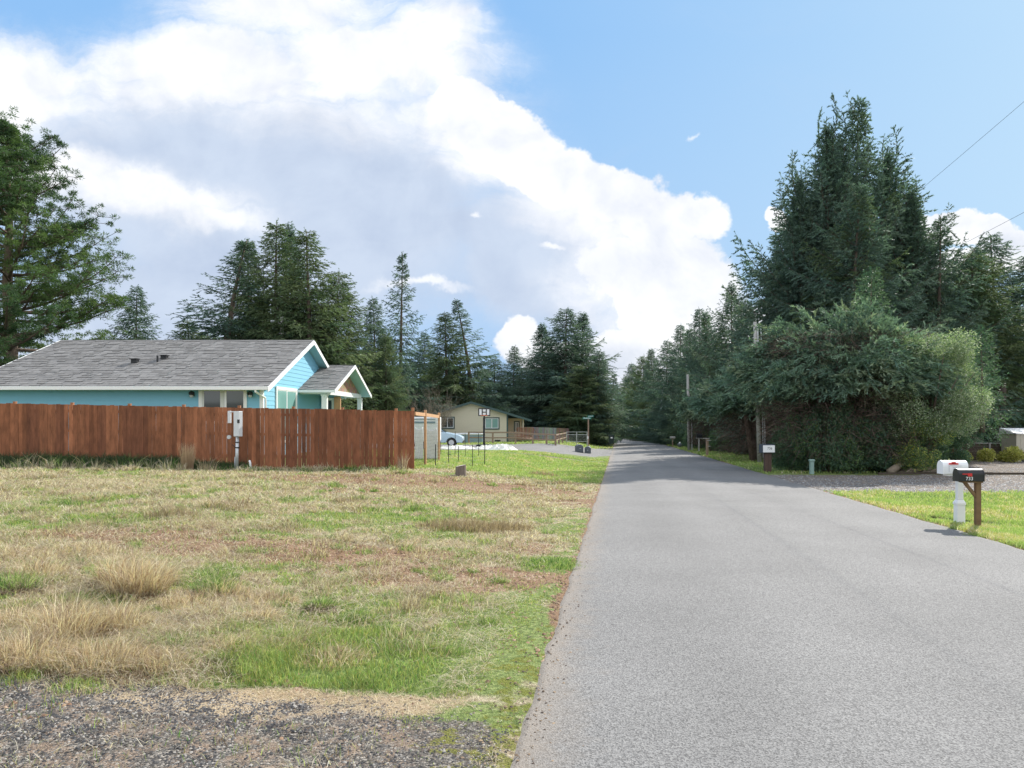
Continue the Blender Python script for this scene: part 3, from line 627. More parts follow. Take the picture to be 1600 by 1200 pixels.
def stones(name, P, s, col, label):
    n = len(P); base = np.array([(1, 0, 0), (-.8, .5, 0), (-.5, -.9, 0), (.1, .2, .8), (.2, .9, .1)], float)
    V = base[None] * s[:, None, None] * rng.uniform(.6, 1.3, (n, 5, 3)); a = rng.uniform(0, 6.28, n); c, sn = np.cos(a), np.sin(a)
    V = np.stack([V[..., 0] * c[:, None] - V[..., 1] * sn[:, None], V[..., 0] * sn[:, None] + V[..., 1] * c[:, None], V[..., 2] * .8], -1) + P[:, None]
    b = np.arange(n) * 5; f = np.array([(0, 4, 3), (4, 1, 3), (1, 2, 3), (2, 0, 3)]); loops = (b[:, None, None] + f[None]).ravel()
    tag(np_mesh(name, V.reshape(-1, 3), loops, np.full(n * 4, 3), np.repeat(col, 5, 0), M['stones']), label, 'gravel', kind='stuff')
def gravel():
    n = 150000; y = np.exp(rng.uniform(np.log(3.2), np.log(6.2), n)); x = -.74 * y - .3 + (XL(y) + .74 * y + .3) * rng.uniform(0, 1, n)
    g, s, k, mo, st = zones(x, y); keep = rng.uniform(0, 1, n) < (k * .8 + .01) * (1 - .75 * np.clip(mo, 0, 1)) * (.35 + .9 * sst(.35, .6, fbm(x * 2.5, y * 2.5, 55))); x, y = x[keep], y[keep]; n = len(x)
    s = .0035 + .011 * rng.uniform(0, 1, n) ** 2.6
    stones('gravel', np.stack([x, y, ground(x, y) - .001], 1), s, pick([(.04, .04, .042), (.07, .068, .066), (.12, .115, .11), (.30, .28, .25), (.03, .03, .033), (.12, .095, .08), (.05, .048, .05)], n), 'small dark grey gravel stones on the near left corner')
    n = 34000; y = np.exp(rng.uniform(np.log(20.6), np.log(43), n)); x = XR(y) + (.78 * y - XR(y)) * rng.uniform(0, 1, n); k = zones(x, y)[2]; kk = k > .5; x, y = x[kk], y[kk]; n = len(x)
    stones('driveway_gravel', np.stack([x, y, ground(x, y)], 1), .012 + .022 * rng.uniform(0, 1, n) ** 2, pick([(.16, .16, .165), (.26, .255, .25), (.38, .37, .36), (.10, .10, .11)], n), 'grey gravel scattered over the driveway on the right')
gravel()
def twigs_ground():
    # fallen bits: small clods along the road edge
    n = 1500; y = np.exp(rng.uniform(np.log(3.4), np.log(20), n)); x = XL(y) + rng.normal(-.02, .16, n)
    stones('roadside_debris', np.stack([x, y, np.maximum(ground(x, y), road_z(y) + .0 * (x > XL(y)))], 1), .004 + .012 * rng.uniform(0, 1, n) ** 3, pick([(.12, .08, .05), (.20, .14, .09), (.07, .05, .04), (.28, .2, .13)], n), 'small brown clods and bark bits along the left road edge')
twigs_ground()
def clods():
    n = 90000; y = np.exp(rng.uniform(np.log(4), np.log(24), n)); x = -.74 * y + (XL(y) + .74 * y) * rng.uniform(0, 1, n); s = zones(x, y)[1]; k = rng.uniform(0, 1, n) < (s - .15) * .8; x, y = x[k], y[k]; n = len(x)
    stones('soil_clods', np.stack([x, y, ground(x, y)], 1), .008 + .022 * rng.uniform(0, 1, n) ** 2, pick([(.22, .13, .08), (.30, .19, .12), (.16, .09, .055), (.36, .25, .17), (.12, .07, .045)], n), 'crumbly red brown clods on the bare soil patches of the field')
clods()
# ------------------------------------------------------------------ foliage generators
def leaf_tris(B, D_, L_, W_, col, g):
    n = len(B); r = g.normal(size=(n, 3)); s = np.cross(D_, r); s /= np.maximum(np.linalg.norm(s, axis=1), 1e-6)[:, None]
    V = np.stack([B - s * W_[:, None] * .5, B + s * W_[:, None] * .5, B + D_ * L_[:, None]], 1).reshape(-1, 3)
    return V, np.repeat(col, 3, 0)
def norm(a): return a / np.maximum(np.linalg.norm(a, axis=-1, keepdims=True), 1e-6)
def spruce(seed, Ht, Rd, base=.05, step=.40, per=6, leaves=19, ls=.185, pal=None, power=.8, ragged=.35, droop=.25, up=.35, lw=.36, tips=1, dead=.0, density=1.0):
    """returns crown mesh, trunk mesh (both at origin)"""
    g = np.random.default_rng(seed); pal = np.array(pal or [(.035, .07, .035), (.045, .085, .04), (.03, .06, .035), (.06, .10, .045)])
    tw_b, tw_d, tw_l, tw_c, tw_k = [], [], [], [], []
    T = MB(); lean = g.normal(0, .02, 2)
    nseg = 10
    tp = [(lean[0] * Ht * (i / nseg) ** 2, lean[1] * Ht * (i / nseg) ** 2, Ht * i / nseg) for i in range(nseg + 1)]
    r0 = .012 * Ht + .05
    T.tube(tp, [r0 * (1 - .93 * i / nseg) + (.35 * r0 if i == 0 else 0) for i in range(nseg + 1)], 8, (.14, .11, .09))
    z = Ht * base
    while z < Ht * .985:
        t = (z / Ht - base) / (1 - base)
        prof = (1 - t) ** power * min(1, .55 + t * 3.5)
        nb = max(3, int(per * (1 - .35 * t)))
        a0 = g.uniform(0, 6.28)
        for j in range(nb):
            a = a0 + 6.283 * j / nb + g.normal(0, .25); Lb = Rd * prof * (1 + g.normal(0, ragged * .5)) + .15
            if g.random() < .08: Lb *= 1 + ragged
            Lb = max(.2, min(Lb, Rd * 1.35)); el = up * (t ** 1.2) * 1.9 - .12 + g.normal(0, .08)
            dirh = np.array([math.cos(a), math.sin(a), 0]); m = max(4, int(Lb / .32)); zz = z + g.normal(0, step * .3)
            pts = []; p = np.array([lean[0] * Ht * (zz / Ht) ** 2, lean[1] * Ht * (zz / Ht) ** 2, zz]); e = el
            for k in range(m + 1):
                pts.append(p.copy()); f = k / m; ang = e - droop * math.sin(f * 3.0) + .45 * f * f * up * 1.5
                p = p + (dirh * math.cos(ang) + np.array([0, 0, math.sin(ang)])) * (Lb / m)
            if Lb > .8: T.tube([tuple(q) for q in pts[::2] + [pts[-1]]], [max(.006, .028 * Lb / 3 * (1 - i / (len(pts[::2]) + 1))) for i in range(len(pts[::2]) + 1)], 3, (.10, .075, .06), cap=False)
            bc = pal[g.integers(len(pal))] * g.uniform(.8, 1.2)
            for k in range(1, m + 1):
                f = k / m
                if f < .22 and g.random() < .6: continue
                dseg = norm(pts[k] - pts[k - 1]); sd_ = np.array([-dirh[1], dirh[0], 0]); tl = (.22 + .36 * Lb * (1.02 - f) ** .8 + .1) * g.uniform(.7, 1.2)
                for sgn in (-1, 1, 0):
                    if sgn == 0 and g.random() > .8: continue
                    if g.random() > density: continue
                    d = dseg * .75 + sd_ * sgn * .75 + np.array([0, 0, -.30 - (.45 if sgn == 0 else 0) + g.normal(0, .22)]) if not (k == m and sgn == 0) else dseg
                    tw_b.append(pts[k - 1] + (pts[k] - pts[k - 1]) * g.random()); tw_d.append(norm(d)); tw_l.append(tl); tw_c.append(bc * g.uniform(.75, 1.3)); tw_k.append(max(3, int(leaves * (tl / .6) ** .8)))
        z += step * (1.15 - .5 * t) * g.uniform(.8, 1.2)
    # leader
    for q in range(7): tw_b.append(np.array([lean[0] * Ht, lean[1] * Ht, Ht * (.955 + .007 * q)])); tw_d.append(norm(np.array([g.normal(0, .35), g.normal(0, .35), 1.0]))); tw_l.append(.45); tw_c.append(pal[0]); tw_k.append(8)
    k = np.array(tw_k); idx = np.repeat(np.arange(len(k)), k); B = np.array(tw_b)[idx]; D0 = np.array(tw_d)[idx]; Ln = np.array(tw_l)[idx]; Cc = np.array(tw_c)[idx]
    n = len(idx); f = g.uniform(0, 1, n) ** .8; sag = np.zeros((n, 3)); sag[:, 2] = -.18 * f * f * Ln
    P = B + D0 * (Ln * f)[:, None] + sag + g.normal(0, .012, (n, 3))
    D1 = norm(D0 + g.normal(0, .45, (n, 3)) + np.array([0, 0, .0]))
    ll = ls * g.uniform(.55, 1.1, n) * (.7 + .5 * np.minimum(Ln, 1)); V, cv = leaf_tris(P, D1, ll, ll * lw, Cc * g.uniform(.8, 1.25, n)[:, None], g)
    crown = np_mesh('_', V, np.arange(len(V)), np.full(n, 3), cv, M['leaf'])
    crown.name = 'crown'
    tr = T.build('trunk', M['bark'], None, smooth=True, fix=False); trm = tr.data; bpy.data.objects.remove(tr)
    return crown, trm
def place_tree(name, meshes, label, cat, loc, scale, rz, group=None):
    r = thing(name, label, cat, loc, rz, group); r.scale = scale
    for nm, me in zip(('crown', 'trunk'), meshes):
        o = bpy.data.objects.new(nm, me); C.objects.link(o); o.parent = r
    return r
BL = [(.095, .150, .125), (.110, .172, .140), (.080, .134, .115), (.135, .192, .148)]        # cool dark spruce
OL = [(.105, .150, .080), (.130, .175, .090), (.085, .135, .082), (.152, .192, .105)]        # warmer, more olive
SP = {}
SP['a'] = (spruce(1, 20, 5.2, per=6, pal=BL, power=.74), 20, 5.2)
SP['b'] = (spruce(2, 20, 4.6, per=6, pal=OL, step=.38, power=.72, ragged=.25), 20, 4.6)
SP['c'] = (spruce(3, 20, 4.4, per=5, pal=BL, step=.55, power=1.0, ragged=.5, base=.10, up=.5), 20, 4.4)
SP['d'] = (spruce(4, 20, 6.0, per=6, pal=OL, step=.40, power=.64, ragged=.2), 20, 6.0)
SP['e'] = (spruce(5, 20, 5.0, per=6, pal=BL, step=.42, power=.75, ragged=.55, up=.75), 20, 5.0)
SP['g'] = (spruce(7, 20, 6.6, per=6, pal=BL, step=.5, power=.66, ragged=.6, up=.95, droop=.12, leaves=20, ls=.185), 20, 6.6)
SP['h'] = (spruce(8, 20, 6.2, per=6, pal=BL + OL[:1], step=.46, power=.8, ragged=.6, up=.6, droop=.2, leaves=20, ls=.185), 20, 6.2)
SP['f'] = (spruce(6, 20, 4.0, per=4, pal=BL, step=.62, power=.9, ragged=.6, up=.6, base=.2), 20, 4.0)
ORDS = ['first', 'second', 'third', 'fourth', 'fifth', 'sixth', 'seventh', 'eighth', 'ninth', 'tenth', 'eleventh', 'twelfth', 'thirteenth', 'fourteenth']
for k_ in list(SP):
    me_ = SP[k_][0][0]; co = np.empty(len(me_.vertices) * 3, np.float32); me_.vertices.foreach_get('co', co); zz_ = np.sort(co[2::3]); SP[k_] = (SP[k_][0], float(zz_[-60]), SP[k_][2])
def tree(kind, px, topy, y, hw, label, name='spruce_tree', group=None, cat='tree', zoff=0.0):
    me, h0, r0 = SP[kind]; x = PX(px, y); zg = gz(x, y) - .1 + zoff; hgt = (topz(topy, y) - zg); rad = hw / F * y * (1.62 if px < 960 else 1.5)
    r = place_tree(name, me, label, cat, (x, y, zg), (rad / r0, rad / r0, hgt / h0), random.uniform(0, 6.28), group); r.rotation_euler = (random.uniform(-.02, .02), random.uniform(-.02, .02), r.rotation_euler[2]); return r
GL = 'spruces standing behind the houses on the left'
left = [
 ('c', 345, 370, 57, 92, 'tall dark spruce with long drooping limbs, outermost on the left behind the blue house'),
 ('b', 392, 378, 62, 55, 'narrow spruce wedged between the drooping one and the tallest behind the blue house'),
 ('b', 432, 346, 58, 66, 'tallest olive green spruce above the ridge of the blue house'),
 ('e', 458, 350, 66, 50, 'dark twin top spruce just behind the tallest one over the blue roof'),
 ('b', 487, 361, 57, 70, 'broad olive spruce with an even slope rising over the blue house gable end'),
 ('d', 520, 425, 60, 60, 'lower olive spruce filling the right flank behind the porch roof'),
 ('a', 212, 446, 68, 48, 'small grey green spruce between the big pine and the blue house spruces'),
 ('b', 300, 500, 70, 60, 'low dark spruce showing under the drooping limbs above the grey roof'),
 ('c', 625, 401, 72, 42, 'slender open spruce with a spiky tip, alone in the gap right of the blue house'),
 ('a', 588, 466, 66, 38, 'dark bushy spruce leaning on the slender spiky one'),
 ('d', 604, 520, 62, 30, 'rounded green young spruce above the porch roof corner'),
 ('a', 662, 520, 86, 34, 'short dark spruce between the slender tree and the tan house'),
 ('b', 698, 488, 76, 44, 'dark spruce standing left behind the tan house peak'),
 ('c', 741, 469, 78, 50, 'pointed open spruce right behind the tan house peak'),
 ('a', 770, 560, 86, 40, 'low dense spruce behind the tan roof slope'),
 ('a', 800, 541, 92, 28, 'small pointed spruce in the gap above the tan house porch'),
 ('e', 852, 505, 92, 44, 'left shoulder of the broad spruce clump by the side street'),
 ('a', 884, 482, 88, 62, 'broad dark spruce towering over the grey board fence'),
 ('e', 908, 488, 92, 48, 'second leader of the broad clump beside the green street sign'),
 ('a', 930, 548, 84, 36, 'right shoulder spruce behind the street sign post'),
 ('c', 953, 585, 96, 26, 'scraggly low spruce reaching toward the road near the dark wheeled bin'),
 ('d', 905, 570, 83, 42, 'green skirted young spruce just right of the street sign'),
]
for k_, px, ty, y, hw, lb in left: tree(k_, px, ty, y, hw, lb, group=GL)
# dense low wood filling behind the left houses
for i, (px, ty, hw) in enumerate([(560, 545, 55), (630, 570, 40), (690, 560, 50), (745, 575, 50), (820, 575, 45), (865, 560, 45), (500, 500, 50), (410, 480, 60), (330, 520, 60), (260, 545, 50)]):
    tree('adbe'[i % 4], px, ty, 104 + 3 * (i % 3), hw * 1.2, ['spruce of the back wood, behind the porch roof of the blue house', 'spruce of the back wood, under the slender spiky tree', 'spruce of the back wood, left of the tan house roof', 'spruce of the back wood, directly behind the tan house', 'spruce of the back wood, behind the tan house porch', 'spruce of the back wood, behind the grey board fence', 'spruce of the back wood, above the blue house gable peak', 'spruce of the back wood, behind the street lamp pole', 'spruce of the back wood, under the drooping limbed spruce', 'leftmost spruce of the back wood, above the grey roof'][i], group='back wood on the left')
GR = 'row of spruces right of the road'
right = [
 ('a', 962, 602, 215, 22), ('d', 978, 588, 200, 22), ('a', 986, 568, 170, 28), ('d', 1003, 556, 150, 30), ('h', 1022, 544, 135, 30), ('a', 1042, 532, 120, 34), ('a', 1062, 508, 106, 36),
 ('h', 1080, 512, 100, 34), ('a', 1096, 482, 88, 40), ('h', 1114, 486, 84, 38), ('h', 1146, 440, 72, 50), ('a', 1172, 468, 66, 50)]
ords = ['farthest, smallest', 'second farthest', 'third from the far end', 'fourth from the far end', 'fifth from the far end', 'sixth from the far end', 'seventh from the far end', 'eighth from the far end', 'ninth from the far end', 'tenth from the far end', 'eleventh, broad ragged', 'nearest, partly hidden']
for (k_, px, ty, y, hw), o_ in zip(right, ords): tree(k_, px, ty, y, hw, '%s dark spruce in the row right of the road' % o_, group=GR)
for i, (px, ty, y, hw) in enumerate([(1010, 620, 128, 26), (1035, 615, 110, 28), (1058, 608, 96, 30), (1085, 600, 84, 34), (1140, 585, 76, 30), (1155, 570, 68, 32), (1172, 550, 62, 34), (1195, 520, 64, 40)]):
    tree('daeb'[i % 4], px, ty, y, hw, '%s low spruce from the far end, filling under the tall row right of the road' % ORDS[i], group='low fill spruces right of the road')
# tree mass at the end of the road
for i, (px, ty, y, hw) in enumerate([(948, 625, 240, 16), (965, 630, 250, 16), (985, 625, 245, 16), (1002, 618, 240, 16), (1022, 610, 235, 18), (935, 610, 200, 20)]):
    tree('ad'[i % 2], px, ty, y, hw, '%s distant low tree closing the end of the road, %s' % (('left', 'right')[px > 970], ['pale and narrow, in the gap', 'beside the gap of sky', 'right above the road end', 'second right of the road end', 'outermost to the right', 'outermost to the left'][i]), group='trees at the end of the road')
big = [
 ('g', 1298, 148, 50, 92, 'tallest ragged spruce right of the road, its top leaning slightly left'),
 ('h', 1336, 152, 53, 88, 'twin spruce just right of the tallest ragged one'),
 ('g', 1382, 196, 55, 100, 'open limbed spruce on the right flank of the tall clump'),
 ('g', 1252, 240, 50, 84, 'spruce on the left flank of the tall clump with branches over the row'),
 ('g', 1420, 262, 52, 95, 'upswept spruce lower on the right flank of the tall clump'),
 ('c', 1462, 345, 50, 62, 'lower grey green spruce leaning out right of the tall clump'),
 ('a', 1225, 350, 55, 70, 'lower dark spruce at the left foot of the tall clump'),
 ('g', 1318, 178, 52, 100, 'third leader in the middle of the tall ragged clump, just behind the front two'),
 ('h', 1330, 290, 46, 96, 'broad spruce filling the middle of the tall clump'),
 ('a', 1560, 366, 60, 80, 'dark bluish spruce at the right edge behind the slate house'),
 ('e', 1525, 385, 62, 62, 'dark spruce left of the bluish one by the right edge'),
 ('a', 1610, 398, 58, 70, 'dark spruce cut by the right edge of the view'),
 ('a', 1490, 430, 64, 70, 'dark spruce behind the glossy leafed tree'),
 ('d', 1440, 450, 60, 80, 'dark low spruce in the shade behind the rounded old spruce'),
 ('b', 1380, 470, 58, 80, 'shaded spruce hidden behind the crown of the old rounded spruce'),
]
for k_, px, ty, y, hw, lb in big: tree(k_, px, ty, y, hw, lb, group='tall spruce clump on the right')
# far woods that close the horizon at the sides
def woods():
    for sx, cnt in ((-1, 12), (1, 10)):
        for i in range(cnt):
            y = 130 + 6 * (i % 3); x = sx * (i * 8 + (34 if sx > 0 else 14))
            if abs(x) > .76 * y: continue
            me, h0, r0 = SP['adeb'[i % 4]]; h = random.uniform(13, 19) * (.62 if sx < 0 else 1)
            place_tree('spruce_tree', me, '%s far wood spruce counting outward from the road, on the %s side' % (ORDS[i], 'left' if sx < 0 else 'right'), 'tree', (x, y, gz(x, y)), (1.2, 1.2, h / h0), random.uniform(0, 6), 'far wood along the horizon')
woods()
# ------------------------------------------------------------------ shore pine at the left edge
def pine(seed, Ht, Rd):
    g = np.random.default_rng(seed); T = MB(); tb = []; tc_ = []; ts = []
    tp = [(0, 0, -.2), (.1, .1, Ht * .12), (.35, 0, Ht * .3), (.2, .2, Ht * .5), (.5, .1, Ht * .7), (.6, .2, Ht * .88), (.8, .2, Ht * .97)]
    T.tube(tp, [.55, .42, .36, .28, .2, .11, .04], 10, (.17, .13, .10))
    z = Ht * .13
    while z < Ht * .96:
        t = z / Ht; prof = (1 - t) ** .62 * min(1, .45 + t * 1.9)
        for j in range(4):
            a = g.uniform(0, 6.28); L_ = Rd * prof * g.uniform(.6, 1.15) + .5; e = .12 + .5 * t + g.normal(0, .1)
            i = min(len(tp) - 2, int(t * 6)); p = np.array([.4, .1, z]); pts = [p.copy()]; m = max(4, int(L_ / .7)); dh = np.array([math.cos(a), math.sin(a), 0])
            for k in range(m):
                ang = e - .25 + .6 * (k / m); dh = norm(dh + g.normal(0, .1, 3) * [1, 1, 0]); p = p + (dh * math.cos(ang) + np.array([0, 0, math.sin(ang)])) * L_ / m; pts.append(p.copy())
            T.tube([tuple(q) for q in pts], [max(.02, .16 * L_ / Rd * (1 - i_ / (m + 1))) for i_ in range(m + 1)], 5, (.12, .09, .07), cap=False)
            bc = np.array([(.075, .13, .045), (.06, .11, .045), (.095, .15, .05), (.05, .095, .045)][g.integers(4)])
            for k in range(1, m + 1):
                f = k / m
                if f < .35: continue
                for q in range(6):
                    off = norm(g.normal(size=3) * [1, 1, .45]) * g.uniform(.2, 1.0) * (.45 + 1.1 * min(1, L_ / 5)) * (1.2 - .4 * f)
                    off[2] = abs(off[2]) * .7 + .05; pos = pts[k] + off; T.bar(pts[k], pos, .022, col=(.10, .08, .06)) if g.random() < .5 else None
                    tb.append(pos); tc_.append(bc * g.uniform(.8, 1.25)); ts.append(g.uniform(.22, .42))
        z += .5 * g.uniform(.7, 1.2)
    for q in range(50): tb.append(np.array([.75, .2, Ht]) + g.normal(size=3) * [.7, .7, .5] + [0, 0, -.3]); tc_.append(np.array((.06, .12, .035))); ts.append(.35)
    tb = np.array(tb); tc_ = np.array(tc_); ts = np.array(ts); K = 72; idx = np.repeat(np.arange(len(tb)), K); n = len(idx)
    D0 = norm(g.normal(size=(n, 3)) + [0, 0, .35]); r = ts[idx] * g.uniform(.15, .8, n); P = tb[idx] + D0 * r[:, None] * [1, 1, .7]
    ll = g.uniform(.10, .20, n); V, cv = leaf_tris(P, D0, ll, ll * .28, tc_[idx] * g.uniform(.75, 1.3, n)[:, None], g)
    cm = np_mesh('_', V, np.arange(len(V)), np.full(n, 3), cv, M['leaf']); cm.name = 'crown'
    tr = T.build('trunk', M['bark'], None, smooth=True, fix=False); tm = tr.data; bpy.data.objects.remove(tr); return cm, tm
PN = pine(11, 21, 8.8)
yp = 50; xp = PX(18, yp); zp = gz(xp, yp) - .1
place_tree('pine_tree', PN, 'big clumpy green pine at the left edge behind the blue house', 'tree', (xp, yp, zp), (1.13, 1.13, (topz(186, yp) - zp) / 21.4), 2.2)
# ------------------------------------------------------------------ old rounded spruce right of the road
def old_spruce(seed, a, b, z0, z1, nb, ls=.16, deadn=2600, trunks=4, pal=None, lean=(0, 0)):
    """dome of foliage on long arching limbs with a bare brown inside"""
    g = np.random.default_rng(seed); T = MB(); DB = MB(); tb, td, tl, tcl = [], [], [], []
    pal = np.array(pal or [(.13, .20, .155), (.15, .23, .175), (.10, .17, .135), (.18, .26, .19), (.24, .30, .21)])
    bases = [(g.normal(0, .35), g.normal(0, .3)) for _ in range(trunks)]
    for i, (bx, by) in enumerate(bases):
        top = (bx + g.normal(0, a * .25), by + g.normal(0, b * .2), z1 * .8)
        T.tube([(bx, by, -.2), ((bx * 2 + top[0]) / 3 + .1, by, z1 * .3), ((bx + top[0]) / 2, (by + top[1]) / 2, z1 * .55), top], [.17, .14, .10, .03], 7, (.15, .11, .09))
    for i in range(nb):
        th = g.uniform(0, 6.28); ph = math.asin(g.uniform(-.08, 1) ** 1.0) if g.random() < .75 else g.uniform(.0, .35)
        rr = g.uniform(.86, 1.06) * (1 + .10 * math.sin(3 * th + seed) + .07 * math.sin(7 * th))
        tip = np.array([a * math.cos(th) * math.cos(ph) * rr + lean[0], b * math.sin(th) * math.cos(ph) * rr + lean[1], z0 + (z1 - z0) * (max(ph, 0) / 1.5708) ** .75 * rr * 1.0 + g.normal(0, .12)])
        bx, by = bases[g.integers(len(bases))]; st = np.array([bx + g.normal(0, .3), by + g.normal(0, .3), g.uniform(.25, .7) * z1])
        mid = st * .5 + tip * .5 + np.array([0, 0, .35 + g.normal(0, .2)]); pts = [st * (1 - t) ** 2 + mid * 2 * t * (1 - t) + tip * t * t for t in np.linspace(0, 1, 9)]
        if i % 3 == 0: T.tube([tuple(p) for p in pts[::2]], [.045, .035, .025, .015, .008], 4, (.12, .085, .07), cap=False)
        bc = pal[g.integers(len(pal))] * g.uniform(.8, 1.2)
        for k in range(5, 9):
            dseg = norm(pts[k] - pts[k - 1])
            for q in range(5):
                s_ = norm(np.cross(dseg, [0, 0, 1.0])) * g.choice([-1, 1]); d = norm(dseg * .8 + s_ * g.uniform(0, .9) + np.array([0, 0, g.normal(-.12, .25)]))
                tb.append(pts[k - 1] + (pts[k] - pts[k - 1]) * g.random()); td.append(d); tl.append(g.uniform(.35, .8)); tcl.append(bc * g.uniform(.8, 1.2))
    B, D0, Ln, Cc = map(np.array, (tb, td, tl, tcl)); K = 15; idx = np.repeat(np.arange(len(B)), K); n = len(idx); f = g.uniform(0, 1, n)
    sag = np.zeros((n, 3)); sag[:, 2] = -.15 * f * f; P = B[idx] + D0[idx] * (Ln[idx] * f)[:, None] + sag; D1 = norm(D0[idx] + g.normal(0, .42, (n, 3)))
    ll = ls * g.uniform(.6, 1.3, n); V, cv = leaf_tris(P, D1, ll, ll * .3, Cc[idx] * g.uniform(.8, 1.3, n)[:, None], g)
    cm = np_mesh('_', V, np.arange(len(V)), np.full(n, 3), cv, M['leaf']); cm.name = 'crown'
    # dead inner twigs
    n = deadn * 5; th = g.uniform(0, 6.28, n); r = np.sqrt(g.uniform(0.02, 1, n)); P = np.stack([a * .8 * r * np.cos(th) + lean[0] * .5, b * .8 * r * np.sin(th) + lean[1] * .5, g.uniform(.1, .82, n) * z1], 1)
    D1 = norm(np.stack([np.cos(th), np.sin(th), np.zeros(n)], 1) * .8 + g.normal(0, .5, (n, 3)) - [0, 0, .15]); ll = g.uniform(.3, .9, n)
    V, cv = leaf_tris(P, D1, ll, np.full(n, .022), pick([(.12, .082, .068), (.09, .066, .058), (.16, .12, .095), (.08, .06, .05)], n, g), g)
    dm = np_mesh('_', V, np.arange(len(V)), np.full(n, 3), cv, M['bark']); dm.name = 'dead_twigs'
    tr = T.build('trunk', M['bark'], None, smooth=True, fix=False); tm = tr.data; bpy.data.objects.remove(tr); return cm, tm, dm
def place_old(name, ms, label, x, y, sc=(1, 1, 1), rz=0.0, group=None):
    r = place_tree(name, ms[:2], label, 'tree', (x, y, gz(x, y)), sc, rz, group); o = bpy.data.objects.new('dead_twigs', ms[2]); C.objects.link(o); o.parent = r; return r
OS1 = old_spruce(31, 4.4, 3.2, 3.6, 7.35, 760, deadn=3600)
yo = 32.0; xo = PX(1320, yo)
place_old('old_spruce_tree', OS1, 'old round topped blue green spruce with a bare brown inside, over the driveway corner', xo, yo)
OS2 = old_spruce(37, 3.4, 3.0, 2.9, 5.4, 380, ls=.2, deadn=1500)
place_old('old_spruce_tree', OS2, 'wide low blue green spruce spreading over the roadside utility pole', PX(1198, 43), 43, (1.05, 1, 1.05))
place_old('old_spruce_tree', OS2, 'smaller spreading spruce with yellowish branch tips above the far mailboxes', PX(1120, 63), 63.6, (.85, .85, 1.12), 2.0)
place_old('old_spruce_tree', OS2, 'grey green spreading spruce between the rounded spruce and the tall clump', PX(1440, 40), 40, (1.0, 1.0, 1.25), 4.0)
# its leader
LD = spruce(44, 4, 1.1, per=6, step=.22, leaves=8, ls=.13, pal=[(.06, .12, .08), (.09, .15, .09)], base=.02, up=.6)
place_tree('young_spruce', LD, 'small pale pointed spruce leader rising above the round old spruce', 'tree', (PX(1360, 33.0), 33.0, 4.3), (1.0, 1.0, 1.0), 0.5)
place_tree('young_spruce', LD, 'leaning pale spruce top right of the glossy leafed tree', 'tree', (PX(1535, 33), 33, 1.0), (1.0, 1.0, 1.15), 1.5)
# ------------------------------------------------------------------ broadleaf shrubs
def bush(seed, a, b, h, n, ls, pal, stems=7, low=.0, lw=.55, scol=(.13, .10, .08), rough=1.0, uc=.45):
    g = np.random.default_rng(seed); T = MB(); ctr = []
    for i in range(stems):
        th = g.uniform(0, 6.28); tip = (a * .75 * math.cos(th), b * .75 * math.sin(th), h * g.uniform(.55, .95))
        T.tube([(g.normal(0, a * .06), g.normal(0, b * .06), -.05), (tip[0] * .35, tip[1] * .35, h * .4), tip], [.03 * h / 2, .02 * h / 2, .008], 5, scol)
    m = 60
    th = g.uniform(0, 6.28, m); u_ = g.uniform(low, 1, m); rr = g.uniform(.45, .92, m)
    cz = h * (.12 + .78 * u_); wr = np.sqrt(np.clip(1 - ((u_ - uc) / .62) ** 2, .05, 1)); cx = a * rr * wr * np.cos(th); cy = b * rr * wr * np.sin(th); cr = g.uniform(.16, .34, m) * min(a, h) * rough
    k = g.integers(0, m, n); D0 = norm(g.normal(size=(n, 3))); rad = cr[k] * g.uniform(.3, 1.0, n) ** .5
    P = np.stack([cx[k], cy[k], cz[k]], 1) + D0 * rad[:, None]; P[:, 2] = np.maximum(P[:, 2], .02)
    cc = pick(pal, n, g) * g.uniform(.8, 1.2, n)[:, None] * (np.array([g.uniform(.8, 1.2) for _ in range(m)])[k])[:, None]
    D1 = norm(D0 + g.normal(0, .8, (n, 3))); ll = ls * g.uniform(.6, 1.3, n); r = g.normal(size=(n, 3)); s = norm(np.cross(D1, r)); w = (ll * lw)[:, None]
    V = np.stack([P, P + D1 * ll[:, None] * .5 - s * w * .5, P + D1 * ll[:, None], P + D1 * ll[:, None] * .5 + s * w * .5], 1).reshape(-1, 3)
    cm = np_mesh('_', V, np.arange(len(V)), np.full(n, 4), np.repeat(cc, 4, 0), M['leaf']); cm.name = 'foliage'
    tr = T.build('stems', M['bark'], None, smooth=True, fix=False); tm = tr.data; bpy.data.objects.remove(tr); return cm, tm
def place_bush(name, ms, label, cat, x, y, sc=(1, 1, 1), rz=0.0, group=None, dz=0.0):
    r = thing(name, label, cat, (x, y, gz(x, y) + dz), rz, group); r.scale = sc
    for nm, me in zip(('foliage', 'stems'), ms): o = bpy.data.objects.new(nm, me); C.objects.link(o); o.parent = r
    return r
DK = [(.08, .15, .10), (.10, .175, .10), (.08, .145, .11), (.13, .20, .11)]
MG = [(.10, .18, .06), (.15, .23, .08), (.08, .15, .06), (.22, .28, .11), (.20, .25, .16)]
GD = [(.42, .42, .10), (.33, .36, .09), (.50, .47, .16)]
WL = bush(51, 2.4, 2.0, 6.25, 72000, .075, [(.19, .27, .15), (.27, .34, .21), (.12, .19, .11), (.40, .45, .33), (.33, .37, .30), (.22, .31, .13)], 9, .24, uc=.62)
place_bush('leafy_tree', WL, 'glossy small leafed green tree with sunlit right side, by the rounded old spruce', 'tree', PX(1466, 29.8), 30.6)
WL2 = bush(52, 1.6, 1.4, 3.4, 16000, .085, MG + GD[:1], 7, .0)
place_bush('leafy_bush', WL2, 'yellow green leafy bush lit from behind, right of the leaning log', 'bush', PX(1448, 29.6), 29.9, (.75, .75, .7))
